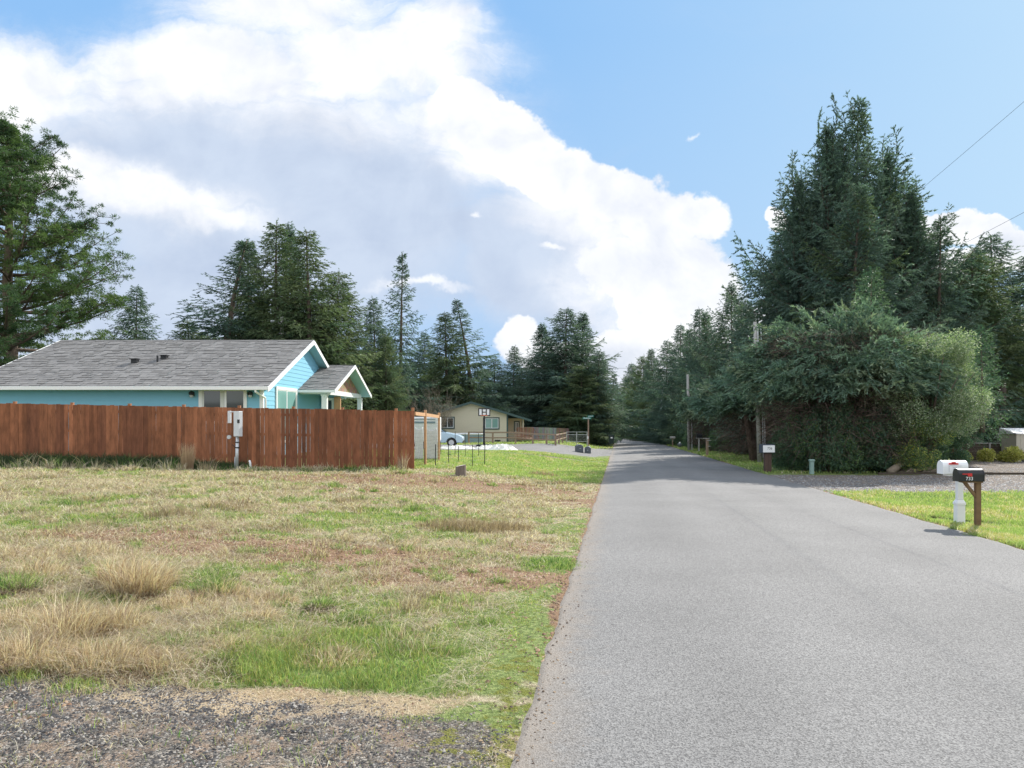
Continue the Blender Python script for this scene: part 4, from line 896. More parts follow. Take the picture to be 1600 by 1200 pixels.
B1 = bush(53, 1.25, 1.0, 2.3, 14000, .08, DK + [(.09, .15, .08)], 8)
B1b = bush(54, 1.25, 1.0, 2.3, 14000, .07, DK + MG[:2], 8)
for i, (px, y, s) in enumerate([(1236, 31.8, .85), (1262, 31.4, 1.0), (1292, 30.9, 1.1), (1322, 31.0, 1.15), (1350, 31.2, 1.2), (1380, 31.2, 1.1), (1408, 31.0, .95), (1335, 32.6, 1.5), (1285, 32.8, 1.4), (1385, 32.6, 1.6), (1430, 32.0, 1.1), (1240, 33.4, 1.0), (1480, 33, .9)]):
    lbs = ['first', 'second', 'third', 'fourth', 'fifth', 'sixth', 'seventh']
    lb = ('dark green roadside bush under the old spruce, %s from the left along the gravel' % lbs[i]) if i < 7 else 'dark thicket bush under the old spruce, %s' % ['behind the middle roadside bushes', 'behind the second roadside bush', 'behind the tallest roadside bush', 'beside the leaning log', 'behind the large mailbox side', 'behind the yellow green leafy bush'][i - 7]
    place_bush('bush', (B1, B1b)[i % 2], lb, 'bush', PX(px, y), y, (s * 1.05, s, s * (1.2 if i % 3 else 1.0)), i * 1.3, 'dark bushes under the old spruce' if i < 7 else 'thicket bushes behind the roadside bushes')
for i, (px, y, s) in enumerate([(1140, 58, 1.1), (1165, 54, 1.0), (1120, 64, 1.2), (1095, 72, 1.2), (1215, 46, 1.2), (1075, 82, 1.3)]):
    place_bush('bush', (B1b, B1)[i % 2], 'undergrowth bush in the shade, %s' % ['beneath the spreading spruce with yellow tips', 'left of the near utility pole', 'behind the wooden sign post', 'behind the dark mailbox', 'right of the near utility pole', 'beside the pale far utility pole'][i], 'bush', PX(px, y), y, (s * 1.3, s, s * .9), i * .9, 'undergrowth beneath the spruces')
# bare twiggy shrub by tan house
def bare_shrub(seed, h, n=26, col=(.25, .21, .17)):
    g = np.random.default_rng(seed); T = MB()
    for i in range(n):
        a = g.uniform(0, 6.28); L_ = h * g.uniform(.6, 1.1); p = np.array([g.normal(0, .1), g.normal(0, .1), 0.]); pts = [p]; d = norm(np.array([math.cos(a) * .45, math.sin(a) * .45, 1]))
        for k in range(5): d = norm(d + g.normal(0, .16, 3)); p = p + d * L_ / 5; pts.append(p)
        T.tube([tuple(q) for q in pts], [.02, .016, .012, .01, .007, .004], 4, col, cap=False)
        for k in range(1, 6):
            for q in range(4):
                e = norm(d + g.normal(0, .6, 3)) * L_ * g.uniform(.12, .3); T.bar(pts[k], pts[k] + e, .008, col=col)
                T.bar(pts[k] + e * .6, pts[k] + e * .6 + norm(d + g.normal(0, .7, 3)) * L_ * .12, .006, col=col)
    return T
t = thing('bare_shrub', 'leafless grey brown twiggy shrub left of the tan house roof', 'shrub', (PX(676, 66), 66, gz(PX(676, 66), 66)))
bare_shrub(3, 4.6, 44).build('branches', M['bark'], t, fix=False)
# ------------------------------------------------------------------ siding and shingles (real laps)
def siding_panel(mb, o, ux, w_of_z, z0, z1, nrm, exp=.18, lip=.014, col=None):
    """lapped boards on a vertical wall: o origin, ux unit vector along the wall, w_of_z(z)->(u0,u1), nrm outward"""
    o = Vector(o); ux = Vector(ux); n = Vector(nrm); z = z0
    while z < z1 - 1e-4:
        zt = min(z + exp, z1); a0, a1 = w_of_z(z); b0, b1 = w_of_z(zt - 1e-5)
        if a1 - a0 > .02:
            P = [o + ux * a0 + n * lip + Vector((0, 0, z)), o + ux * a1 + n * lip + Vector((0, 0, z)), o + ux * b1 + Vector((0, 0, zt)) + n * .002, o + ux * b0 + Vector((0, 0, zt)) + n * .002,
                 o + ux * a0 + Vector((0, 0, z)), o + ux * a1 + Vector((0, 0, z))]
            mb.add(P, [(0, 1, 2, 3), (4, 5, 1, 0)], col)
        z = zt
def shingle_slope(mb, e0, e1, r0, r1, pal, exp=.27, tab=.30, th=.022):
    """rows of tabs between an eave line e0-e1 and a ridge line r0-r1 (same length)"""
    e0, e1, r0, r1 = map(Vector, (e0, e1, r0, r1)); n = (e1 - e0).cross(r0 - e0).normalized()
    if n.z < 0: n = -n
    L_ = (r0 - e0).length; rows = max(2, int(L_ / exp)); W_ = (e1 - e0).length
    for i in range(rows):
        t0 = i / rows; t1 = (i + 1) / rows; A = e0.lerp(r0, t0); B = e1.lerp(r1, t0); Cc = e0.lerp(r0, t1); D_ = e1.lerp(r1, t1); u = -random.random() * tab / W_
        while u < 1:
            u1 = u + tab / W_ * random.choice((.6, 1, 1.4)); a = max(0, u + .004 / W_); b = min(1, u1 - .004 / W_); k = th * random.choice((.45, .9, 1.5)); c = random.choice(pal); g_ = random.uniform(.92, 1.08); c = tuple(x * g_ for x in c)
            if b > a:
                P = [A.lerp(B, a) + n * k, A.lerp(B, b) + n * k, Cc.lerp(D_, b) + n * .001, Cc.lerp(D_, a) + n * .001, A.lerp(B, a), A.lerp(B, b)]
                mb.add(P, [(0, 1, 2, 3), (4, 5, 1, 0)], c)
            u = u1
SH = [(.205, .198, .192), (.218, .211, .205), (.192, .186, .182), (.228, .221, .215)]
def slab(mb, e0, e1, r0, r1, t, down=(0, 0, -1), col=None):
    d = Vector(down) * t; P = [Vector(p) for p in (e0, e1, r1, r0)]; mb.add(P + [p + d for p in P], [(0, 1, 2, 3), (7, 6, 5, 4), (0, 4, 5, 1), (1, 5, 6, 2), (2, 6, 7, 3), (3, 7, 4, 0)], col)
# ------------------------------------------------------------------ blue house
def blue_house():
    x0, x1 = -22.95, -10.09                      # roof ends
    ye, yr, yb = 30.0, 36.8, 43.6
    ze, zr = 3.10, 5.63
    ze = topz(603, ye) ; zr = topz(532, yr)
    wx0, wx1, wy0, wy1 = x0 + .4, x1 - .42, ye + .5, yb - .5
    zb = gz(-16, 32) - .3
    h = thing('blue_house', 'blue lap sided bungalow with grey shingle roof and white trim behind the board fence', 'house', ((x0 + x1) / 2, ye + 3, zb)); O = Vector(h.location)
    def bd(mb, n, m, par=h, **k):
        mb.v = [tuple(Vector(p) - (O if par is h else O)) for p in mb.v]; return mb.build(n, m, par, **k)
    m_ = (zr - ze) / (yr - ye)
    zs = lambda y: ze + m_ * (y - ye) if y < yr else ze + m_ * (yb - y)
    # walls
    w = MB(); zw = zs(wy0) - .16
    w.b2(wx0 + .02, wx1 - .03, wy0 + .03, wy1, zb, zw)
    w.prism([(wy0 + .03, zw), (wy1, zw), (yr, zs(yr) - .22)], wx0 + .02, wx1 - .03, 'x')
    siding_panel(w, (wx0, wy0 + .02, 0), (1, 0, 0), lambda z: (0, wx1 - wx0 - .01), zb, zw, (0, -1, 0), .2)
    def ext(z):
        if z <= zw: return 0, wy1 - wy0
        k = (z - zw) / (zs(yr) - .22 - zw); hw = (wy1 - wy0) / 2; return hw * k, 2 * hw - hw * k
    siding_panel(w, (wx1 - .02, wy0, 0), (0, 1, 0), ext, zb, zs(yr) - .24, (1, 0, 0), .2, .016)
    bd(w, 'wall', M['teal'])
    # roof: deck, shingles, ridge cap
    d = MB(); slab(d, (x0, ye, ze - .02), (x1, ye, ze - .02), (x0, yr, zr - .02), (x1, yr, zr - .02), .16); slab(d, (x0, yb, ze - .02), (x1, yb, ze - .02), (x0, yr, zr - .02), (x1, yr, zr - .02), .158)
    bd(d, 'soffit', M['aqua'])
    s = MB(); shingle_slope(s, (x0, ye - .04, ze - .005), (x1 + .02, ye - .04, ze - .005), (x0, yr, zr), (x1 + .02, yr, zr), SH); shingle_slope(s, (x0, yb + .04, ze - .005), (x1 + .02, yb + .04, ze - .005), (x0, yr, zr), (x1 + .02, yr, zr), SH, .3, 1.0)
    x = x0
    while x < x1: s.add([(x, yr - .14, zr - .035), (x + .32, yr - .14, zr - .035), (x + .32, yr, zr + .03), (x, yr, zr + .025), (x, yr + .14, zr - .035), (x + .32, yr + .14, zr - .035)], [(0, 1, 2, 3), (3, 2, 5, 4)], tuple(c * .75 for c in random.choice(SH))); x += .3
    roof = bd(s, 'roof', M['shingle'])
    # vents on the slope
    for (px, py, kind) in [(211, 567, 'box'), (246, 566, 'pipe'), (257, 561, 'box')]:
        # intersect the pixel ray with the slope
        u, v = (px - 800) / F, (HOR - py) / F; y = (ze - m_ * ye - H) / (v - m_); X_, Z_ = u * y, H + v * y
        v_ = MB()
        if kind == 'pipe': v_.tube([(X_, y, Z_ - .05), (X_, y, Z_ + .30)], .045, 10)
        else: v_.box((X_, y, Z_ + .07), (.26, .24, .16)); v_.box((X_, y - .04, Z_ + .17), (.34, .34, .04))
        bd(v_, 'roof_vent' if kind == 'box' else 'vent_pipe', M['black'], roof)
    # fascia, gutter, barge boards
    for a_, b_ in ((ye - .16, ye - .045), (yb + .045, yb + .16)): f = MB(); f.b2(x0 - .02, x1, a_, b_, ze - .17, ze - .02); bd(f, 'gutter', M['white'], bevel=.012)
    for xx in (x0 - .03, x1 + .002):
        for (ya, yb_) in ((ye - .15, yr), (yb + .15, yr)):
            f = MB(); za = ze - m_ * .15; P = [(xx, ya, za + .02), (xx, yb_, zr + .025), (xx, yb_, zr - .20), (xx, ya, za - .19)]
            f.add(P + [(p[0] + .035, p[1], p[2]) for p in P], [(0, 1, 2, 3), (7, 6, 5, 4), (0, 4, 5, 1), (1, 5, 6, 2), (2, 6, 7, 3), (3, 7, 4, 0)]); bd(f, 'barge_board', M['white'])
    # corner boards, frieze
    for a_, b_ in ((wx1 - .13, wx1 + .02), (wx0 - .02, wx0 + .12)): c = MB(); c.b2(a_, b_, wy0 - .02, wy0 + .1, zb, zw + .04); bd(c, 'corner_board', M['white'])
    # downspout
    g = MB(); xx = PX(405, ye); g.tube([(xx - .12, ye - .1, ze - .16), (xx - .12, ye - .1, ze - .24), (xx + .1, wy0 - .07, ze - .48), (xx + .12, wy0 - .07, ze - .6), (xx + .12, wy0 - .07, zb)], .045, 8); bd(g, 'downspout', M['white'])
    # sliding window
    def window(xa, xb, za, zt, y, name, slid=True, glass='glass', n=(0, -1, 0), split=.55, fw=.13, deep=.05):
        ax = Vector((1, 0, 0)) if abs(n[1]) else Vector((0, 1, 0)); nn = Vector(n)
        def bx(mb, a0, a1, z0_, z1_, o0, o1):
            p = [ax * a + nn * o + Vector((0, 0, z)) for a in (a0, a1) for o in (o0, o1) for z in (z0_, z1_)]; base = Vector((0, y, 0)) if abs(n[1]) else Vector((y, 0, 0))
            mb.add([q + base for q in p], [(0, 1, 3, 2), (4, 6, 7, 5), (0, 4, 5, 1), (2, 3, 7, 6), (0, 2, 6, 4), (1, 5, 7, 3)])
        tr = MB(); bx(tr, xa, xa + fw, za, zt, .0, deep); bx(tr, xb - fw, xb, za, zt, .0, deep); bx(tr, xa + fw, xb - fw, zt - fw, zt, .0, deep - .004); bx(tr, xa + fw, xb - fw, za, za + fw * .6, .0, deep - .004)
        o = bd(tr, name, M['white'])
        a, b_, z0_, z1_ = xa + fw, xb - fw, za + fw * .6, zt - fw; mid = a + (b_ - a) * split; s_ = .045
        sa = MB()
        for (p, q) in ((a, mid), (mid, b_)):
            bx(sa, p, p + s_, z0_, z1_, .0, .03); bx(sa, q - s_, q, z0_, z1_, .0, .03); bx(sa, p + s_, q - s_, z1_ - s_, z1_, .0, .028); bx(sa, p + s_, q - s_, z0_, z0_ + s_, .0, .028)
        bd(sa, 'sash', M['plastic_w'], o)
        gl = MB(); bx(gl, a, b_, z0_, z1_, .018, .020); bd(gl, 'pane', M[glass], o)
        return o, (a, b_, z0_, z1_)
    xa, xb = PX(311, wy0), PX(386, wy0)
    o, r = window(xa, xb, topz(662, wy0), topz(605.5, wy0), wy0, 'window', split=.56, fw=.10)
    cx = r[0] + (r[1] - r[0]) * .44
    for a_, b_ in ((cx, cx + .16), (r[0] + .05, r[0] + .12)): cu = MB(); cu.b2(a_, b_, wy0 - .024, wy0 - .022, r[2], r[3]); bd(cu, 'curtain', M['curtain'], o)
    # gable-side tall windows, facing right
    gy0, gy1 = 32.6, 35.4
    def PY(px, x): return x * F / (px - 800)
    gy0, gy1 = PY(430.5, wx1), PY(463, wx1)
    window(gy0, gy1, zb + .7, H + (HOR - 606) / F * gy1 - .05, wx1, 'window', glass='glass_pale', n=(1, 0, 0), split=.5)
    # wall lamps
    for px in (302, 393):
        lx = PX(px, wy0); lz = topz(616, wy0); l = MB(); l.box((lx, wy0 - .04, lz), (.11, .05, .18)); l.tube([(lx, wy0 - .06, lz + .08), (lx, wy0 - .17, lz + .12)], .02, 6); l.tube([(lx, wy0 - .17, lz + .13), (lx, wy0 - .17, lz + .10), (lx, wy0 - .17, lz + .02), (lx, wy0 - .17, lz - .03)], [.03, .10, .12, .10], 10)
        lo = bd(l, 'wall_lamp', M['black']); q = MB(); q.tube([(lx, wy0 - .17, lz - .03), (lx, wy0 - .17, lz - .10), (lx, wy0 - .17, lz - .14)], [.075, .085, .04], 10); bd(q, 'lamp_glass', M['lamp_glass'], lo, smooth=True)
    # porch: small gable roof projecting to the right
    ya, ym, yz = 35.6, 40.1, 44.6; px1 = PX(554.5, ym); zp = topz(571, ym); zq = topz(608.5, ya); xi = x1 - 2.2
    mp = (zp - zq) / (ym - ya)
    d = MB(); slab(d, (wx1 + .01, ya, zq - .03), (px1, ya, zq - .03), (wx1 + .01, ym, zp - .03), (px1, ym, zp - .03), .12); slab(d, (wx1 + .01, yz, zq - .03), (px1, yz, zq - .03), (wx1 + .01, ym, zp - .03), (px1, ym, zp - .03), .119); bd(d, 'porch_soffit', M['aqua'])
    s = MB(); shingle_slope(s, (wx1, ya - .03, zq), (px1 + .02, ya - .03, zq), (wx1, ym, zp), (px1 + .02, ym, zp), SH); shingle_slope(s, (wx1, yz + .03, zq), (px1 + .02, yz + .03, zq), (wx1, ym, zp), (px1 + .02, ym, zp), SH, .3, .6)
    s.bar((wx1, ym, zp + .01), (px1, ym, zp + .01), .12, .03, tuple(c * .7 for c in SH[0])); bd(s, 'porch_roof', M['shingle'])
    for (ya_, yb_) in ((ya - .12, ym), (yz + .12, ym)):
        f = MB(); za = zq - mp * .12; P = [(px1 + .002, ya_, za + .02), (px1 + .002, yb_, zp + .02), (px1 + .002, yb_, zp - .17), (px1 + .002, ya_, za - .17)]
        f.add(P + [(p[0] + .035, p[1], p[2]) for p in P], [(0, 1, 2, 3), (7, 6, 5, 4), (0, 4, 5, 1), (1, 5, 6, 2), (2, 6, 7, 3), (3, 7, 4, 0)]); bd(f, 'barge_board', M['white'])
    f = MB(); f.b2(wx1, px1, ya - .13, ya - .03, zq - .15, zq - .02); bd(f, 'gutter', M['white'])
    gx = px1 - .6; zbm = zq - .02
    g = MB()
    zz = zbm + .05
    while zz < zp - .3:
        hw = (zp - .2 - zz) / mp; u = ym - hw
        while u < ym + hw:
            wd = random.uniform(.12, .26); g.box((gx, min(u + wd / 2, ym + hw - .02), zz + .09), (.03 + random.random() * .02, wd - .012, .2), col=tuple(c * random.uniform(.7, 1.3) for c in (.33, .22, .15))); u += wd
        zz += .18
    bd(g, 'gable_shingles', M['cedar_shake'])
    b = MB(); b.b2(gx - .08, gx + .08, ya + .25, yz - .25, zbm - .20, zbm + .04); b.b2(wx1, gx - .08, ya + .25, ya + .41, zbm - .20, zbm - .0); b.b2(wx1, gx - .08, yz - .41, yz - .25, zbm - .20, zbm - .0); bd(b, 'porch_beam', M['white'])
    for yy in (ya + .36, yz - .36):
        p = MB(); p.box((gx, yy, (zb + zbm - .2) / 2), (.26, .26, zbm - .2 - zb)); p.box((gx, yy, zbm - .25), (.32, .32, .09)); bd(p, 'porch_post', M['white'], bevel=.01)
    # door-side wall under the porch
    q = MB(); q.b2(wx1 + .01, wx1 + 1.1, 39.6, 39.75, zb, zbm - .21); bd(q, 'porch_wall', M['teal'])
    o, r = window(wx1 + .1, wx1 + .78, zb + .6, zbm - .3, 39.58, 'window', split=.02, fw=.09)
    q = MB(); q.b2(wx1 + .8, wx1 + 1.15, 39.45, 39.58, zb, zbm - .22); bd(q, 'cedar_panel', M['postlight'])
blue_house()
# ------------------------------------------------------------------ board fence
def board_fence():
    yf = 24.3; xe = PX(645.5, yf); x = -21.2
    t = thing('board_fence', 'long red brown stained cedar board fence in front of the blue house', 'fence', ((x + xe) / 2, yf, gz(-9, yf))); O = Vector(t.location)
    def topf(xx): px = 800 + xx / yf * F; return topz(630 + 12 * (px - 0) / 645, yf)
    b = MB(); pal = [(.235, .092, .044), (.205, .079, .039), (.26, .103, .050), (.175, .068, .035)]
    run = random.choice(pal)
    while x < xe:
        w = .14; tp = topf(x) + random.uniform(-.012, .012); zb = gz(x, yf) + .0 - .05
        if random.random() < .35: run = random.choice(pal)
        g__ = random.choice((.78, .9, 1, 1, 1.08, 1.25)) * random.uniform(.92, 1.08); c = tuple(v * g__ for v in run); zm = zb + (tp - zb) * random.uniform(.12, .3)
        gap = random.choice((.003, .004, .005, .006, .014)); xc = x + w / 2; yy = yf + random.uniform(-.004, .004)
        rot = Matrix.Rotation(random.uniform(-.004, .004), 3, 'Y')
        b.box(Vector((xc, yy, (zb + tp) / 2)) - O, (w - gap, .019, tp - zb), rot=rot, col=c); x += w
    b.build('boards', M['boards'], t, bevel=0)
    r = MB()
    xx = -21.2; seg = 2.4
    while xx < xe - .3:
        x2 = min(xx + seg, xe)
        for dz in (.22, .95, 1.62): r.bar(Vector((xx, yf + .045, topf(xx) - 1.83 + dz)) - O, Vector((x2, yf + .045, topf(x2) - 1.83 + dz)) - O, .04, .09)
        xx = x2
    r.build('rail', M['postlight'], t)
    for px in (-60, 20, 110, 200, 285, 372, 457, 534, 618, 644.3):
        p = MB(); X_ = PX(px, yf); e = .05 if px < 640 else .11; p.box(Vector((X_, yf + .11, (gz(X_, yf) + topf(X_) + e) / 2)) - O, (.089, .089, topf(X_) + e - gz(X_, yf))); 
        if px < 640: p.box(Vector((X_, yf + .11, topf(X_) + e + .01)) - O, (.10, .10, .02))
        p.build('post', M['stained'], t, bevel=.004)
board_fence()
def side_fence():
    t = thing('wire_fence', 'wood framed wire fence running back from the end of the board fence', 'fence', (-3.2, 27.5, gz(-3.2, 27.5))); O = Vector(t.location)
    pts = [(-3.31, 24.75), (-3.2, 26.7), (-3.07, 30.4)]
    tops = [topz(643, 24.75), topz(645, 26.7), topz(648.5, 30.4)]
    for (x, y), tp in zip(pts[1:], tops[1:]):
        p = MB(); p.box(Vector((x, y, (gz(x, y) + tp + .1) / 2)) - O, (.09, .09, tp + .1 - gz(x, y))); p.build('post', M['postlight'], t, bevel=.004)
    r = MB()
    for i in range(2): r.bar(Vector((pts[i][0], pts[i][1], tops[i] - .07)) - O, Vector((pts[i + 1][0], pts[i + 1][1], tops[i + 1] - .07)) - O, .04, .12)
    r.build('rail', M['postlight'], t)
    w = MB()
    for i in range(2):
        A, B = Vector((*pts[i], 0)), Vector((*pts[i + 1], 0)); za, zb_ = tops[i] - .1, tops[i + 1] - .1; ga, gb = gz(*pts[i]), gz(*pts[i + 1])
        for k in range(15): f = k / 14; w.bar(A + Vector((0, 0, ga + (za - ga) * f)) - O, B + Vector((0, 0, gb + (zb_ - gb) * f)) - O, .004)
        n = int((B - A).length / .14)
        for k in range(n + 1): f = k / n; p = A.lerp(B, f); w.bar(p + Vector((0, 0, ga + (gb - ga) * f)) - O, p + Vector((0, 0, za + (zb_ - za) * f)) - O, .004)
    w.build('wire_mesh', M['black'], t)
side_fence()
def sheet(name, P0, P1, zt, zb, mat, label, cat, amp=.04, group=None):
    nx, nz = 14, 16; V = []; g = np.random.default_rng(int(abs(P0[0] * 100)))
    for i in range(nx + 1):
        for j in range(nz + 1):
            f = i / nx; k = j / nz; x = P0[0] + (P1[0] - P0[0]) * f; y = P0[1] + (P1[1] - P0[1]) * f
            sag = -.10 * math.sin(math.pi * f) * k ** 3
            V.append((x + amp * math.sin(7 * f + 3 * k), y + amp * math.sin(11 * f + 2 * k) * 1.2, zb + (zt - zb) * k + sag))
    f = [(i * (nz + 1) + j, (i + 1) * (nz + 1) + j, (i + 1) * (nz + 1) + j + 1, i * (nz + 1) + j + 1) for i in range(nx) for j in range(nz)]
    me = bpy.data.meshes.new(name); me.from_pydata(V, [], f); me.materials.append(mat); o = bpy.data.objects.new(name, me); C.objects.link(o)
    md = o.modifiers.new('thickness', 'SOLIDIFY'); md.thickness = .006
    me.polygons.foreach_set('use_smooth', [True] * len(f)); return tag(o, label, cat, group)
ya = 31.2
sheet('white_tarp', (PX(647.5, ya), ya), (PX(661, ya), ya), topz(667, ya), gz(-4, ya) + .03, M['tarp'], 'narrow white sheet hanging behind the wire fence, next to the board fence end', 'tarp', .02)
sheet('white_tarp', (PX(664.5, ya), ya), (PX(683, ya), ya), topz(668, ya), gz(-3.5, ya) + .03, M['tarp'], 'wider white sheet hanging behind the wire fence, nearer the parked car', 'tarp', .02)
def trailer():
    y = 44; xa, xb = PX(610, y), PX(684, y); zb = gz(-5, y); zt = topz(651.5, y)
    t = thing('camper_trailer', 'pale grey trailer with a darker window band behind the white sheets', 'trailer', ((xa + xb) / 2, y + 1, zb)); O = Vector(t.location)
    b = MB(); b.box(Vector(((xa + xb) / 2, y + 1.1, (zt + zb + .5) / 2)) - O, (xb - xa, 2.2, zt - zb - .5)); b.build('body', M['plastic_w'], t, bevel=.08)
    s = MB(); s.box(Vector(((xa + xb) / 2, y - .012, topz(660, y))) - O, (xb - xa - .3, .02, .12)); s.box(Vector(((xa + xb) / 2, y - .012, topz(655, y))) - O, (xb - xa - .3, .02, .04)); s.build('stripe', M['tub'], t)
    for cx in (.3, .62):
        w = MB(); X_ = xa + (xb - xa) * cx; w.tube([Vector((X_, y + .05, zb + .33)) - O, Vector((X_, y + .25, zb + .33)) - O], .33, 18); w.build('wheel', M['rubber'], t)
trailer()
# ------------------------------------------------------------------ meter pedestal, stake, stump, reeds
def pedestal():
    y = 23.6; X_ = PX(371, y); zg = gz(X_, y)
    t = thing('electric_meter_post', 'grey electric meter box on a steel post standing before the board fence', 'meter box', (X_, y, zg)); k = y / F
    zt = topz(642.5, y) - zg; zb = topz(682, y) - zg
    p = MB(); p.tube([(-.03, 0, -.1), (0, 0, zb + .02)], .055, 12); p.tube([(-.09, .03, -.1), (-.085, .03, .45)], .022, 8); p.build('post', M['galv'], t, smooth=True)
    b = MB(); w = 15.5 * k; b.box((.02, 0, (zt + zb) / 2), (w * .72, .17, zt - zb), rz=R(-28)); o = b.build('meter_box', M['meter'], t, bevel=.012)
    g = MB(); g.box((.075, -.115, zt - .33), (.08, .03, .12), rz=R(-28)); g.build('latch', M['black'], o)
    b = MB(); b.box((-.27, .03, zt - .19), (.10, .08, .40)); b.box((-.17, .03, zt - .02), (.22, .05, .03)); b.build('side_box', M['meter'], t, bevel=.01)
    b = MB(); b.tube([(-.26, .02, zb - .02), (-.26, -.06, zb - .02)], .065, 12); b.build('socket_cover', M['galv'], t)
    b = MB(); b.tube([(0, 0, zb - .20), (0, 0, zb - .17)], .07, 12); b.tube([(0, 0, zb - .38), (0, 0, zb - .34)], .07, 12); b.tube([(-.06, -.02, zb - .36), (-.12, -.03, zb - .30), (-.16, -.03, zb - .26)], .012, 6); b.build('clamp', M['black'], t)
pedestal()
y = 23.4; X_ = PX(391.5, y); s = MB(); s.tube([(0, 0, -.1), (-.01, 0, .3), (-.03, 0, .38), (-.045, 0, .40)], [.035, .035, .035, .03], 10)
o = s.build('pipe_stub', M['plastic_w'], None, smooth=True); o.location = (X_, y, gz(X_, y)); tag(o, 'short white pipe stub sticking up beside the meter post', 'pipe')
def stump():
    y = 22.6; X_ = PX(720, y); t = thing('tree_stump', 'short weathered sawn stump beside the garden stakes', 'stump', (X_, y, gz(X_, y) - .02))
    n = 20; b = MB(); V = []; 
    for zz, k in ((-.05, 1.15), (.08, 1.02), (.2, .97), (.33, .95)):
        for i in range(n): a = 6.283 * i / n; r = .165 * k * (1 + .05 * math.sin(5 * a) + .03 * math.sin(9 * a)); V.append((r * math.cos(a), r * math.sin(a), zz + (.03 * math.cos(a) if zz > .3 else 0)))
    f = [(j * n + i, j * n + (i + 1) % n, (j + 1) * n + (i + 1) % n, (j + 1) * n + i) for j in range(3) for i in range(n)]
    b.add(V, f, (.16, .13, .11)); b.build('bark', M['bark'], t, fix=True)
    c = MB(); c.add([(v[0] * .97, v[1] * .97, v[2] + .002) for v in V[-n:]], [tuple(range(n))], (.50, .45, .38)); c.build('cut_face', M['bark'], t)
stump()
def reeds(px, y, h, n, rad, name, label, pal, droop=.35):
    X_ = PX(px, y); g = rng; a = g.uniform(0, 6.28, n); r = rad * np.sqrt(g.uniform(0, 1, n)); hh = h * g.uniform(.5, 1.05, n); lm = hh * droop * g.uniform(0, 1, n)
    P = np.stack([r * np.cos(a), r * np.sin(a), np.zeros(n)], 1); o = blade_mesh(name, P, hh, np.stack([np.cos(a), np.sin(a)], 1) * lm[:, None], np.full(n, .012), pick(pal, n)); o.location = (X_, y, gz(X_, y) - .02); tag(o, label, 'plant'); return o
reeds(293, 23.3, 1.02, 420, .17, 'reed_clump', 'tall tan feathery grass plume standing against the board fence', [(.50, .36, .25), (.58, .44, .33), (.42, .30, .20)], .22)
reeds(630, 23.9, .62, 70, .16, 'dead_weed', 'bare pale dead weed at the right end of the board fence', [(.40, .33, .27)], .5)
reeds(322, 23.2, .6, 60, .2, 'dead_weed', 'thin dry stalks between the tall plume and the meter post', [(.5, .4, .28)], .5)
# ------------------------------------------------------------------ garden stakes with wire
st = [(680, 694, 730), (689, 690, 712), (701, 691, 725), (711, 674, 715), (716, 697, 721), (727, 677, 713), (738, 695, 730), (748, 677, 713), (757, 692, 727), (663.5, 700, 728)]
desc = ['short thick dark stake nearest the wire fence', 'thin stake left of the row, partly behind the nearest one', 'dark stake with a small bracket low down', 'tall dark stake in front of the parked car hood', 'short stake between two tall ones above the stump', 'tall thin stake right of the car front',
        'short thick stake just right of the stump', 'tall grey stake right of the short thick one', 'rightmost dark stake, in line with the hoop pole', 'stake standing in the grass under the wire fence']
SP_ = []
for (px, t0, b0), ds in zip(st, desc):
    y = 1130 * 1.72 / (b0 - 650); X_ = PX(px, y)
    for _ in range(4): y = 1130 * (H - gz(X_, y)) / (b0 - 650); X_ = PX(px, y)
    h = topz(t0, y) - gz(X_, y); o = MB(); ln = random.uniform(-.02, .02); o.bar((0, 0, -.1), (ln, 0, h), .035, .012); o.bar((0, 0, -.1), (ln, .012, h), .010, .03)
    if px == 701: o.box((.02, -.01, h * .42), (.14, .03, .03))
    q = o.build('garden_stake', M['black'], None); q.location = (X_, y, gz(X_, y)); tag(q, ds, 'stake', 'metal stakes of the little garden plot'); SP_.append((X_, y, h))
t = thing('garden_wire', 'sagging thin wire mesh strung between the garden stakes', 'wire mesh', (-1.6, 25, gz(-1.6, 25))); w = MB(); O = Vector(t.location)
order = [0, 2, 6, 8]
for a, b in zip(order[:-1], order[1:]):
    A, B = SP_[a], SP_[b]
    for k in range(6):
        f = k / 5 * .8; w.bar(Vector((A[0], A[1], gz(A[0], A[1]) + f * A[2] * .9)) - O, Vector((B[0], B[1], gz(B[0], B[1]) + f * B[2] * .9)) - O, .003)
w.build('wire_mesh', M['galv'], t)
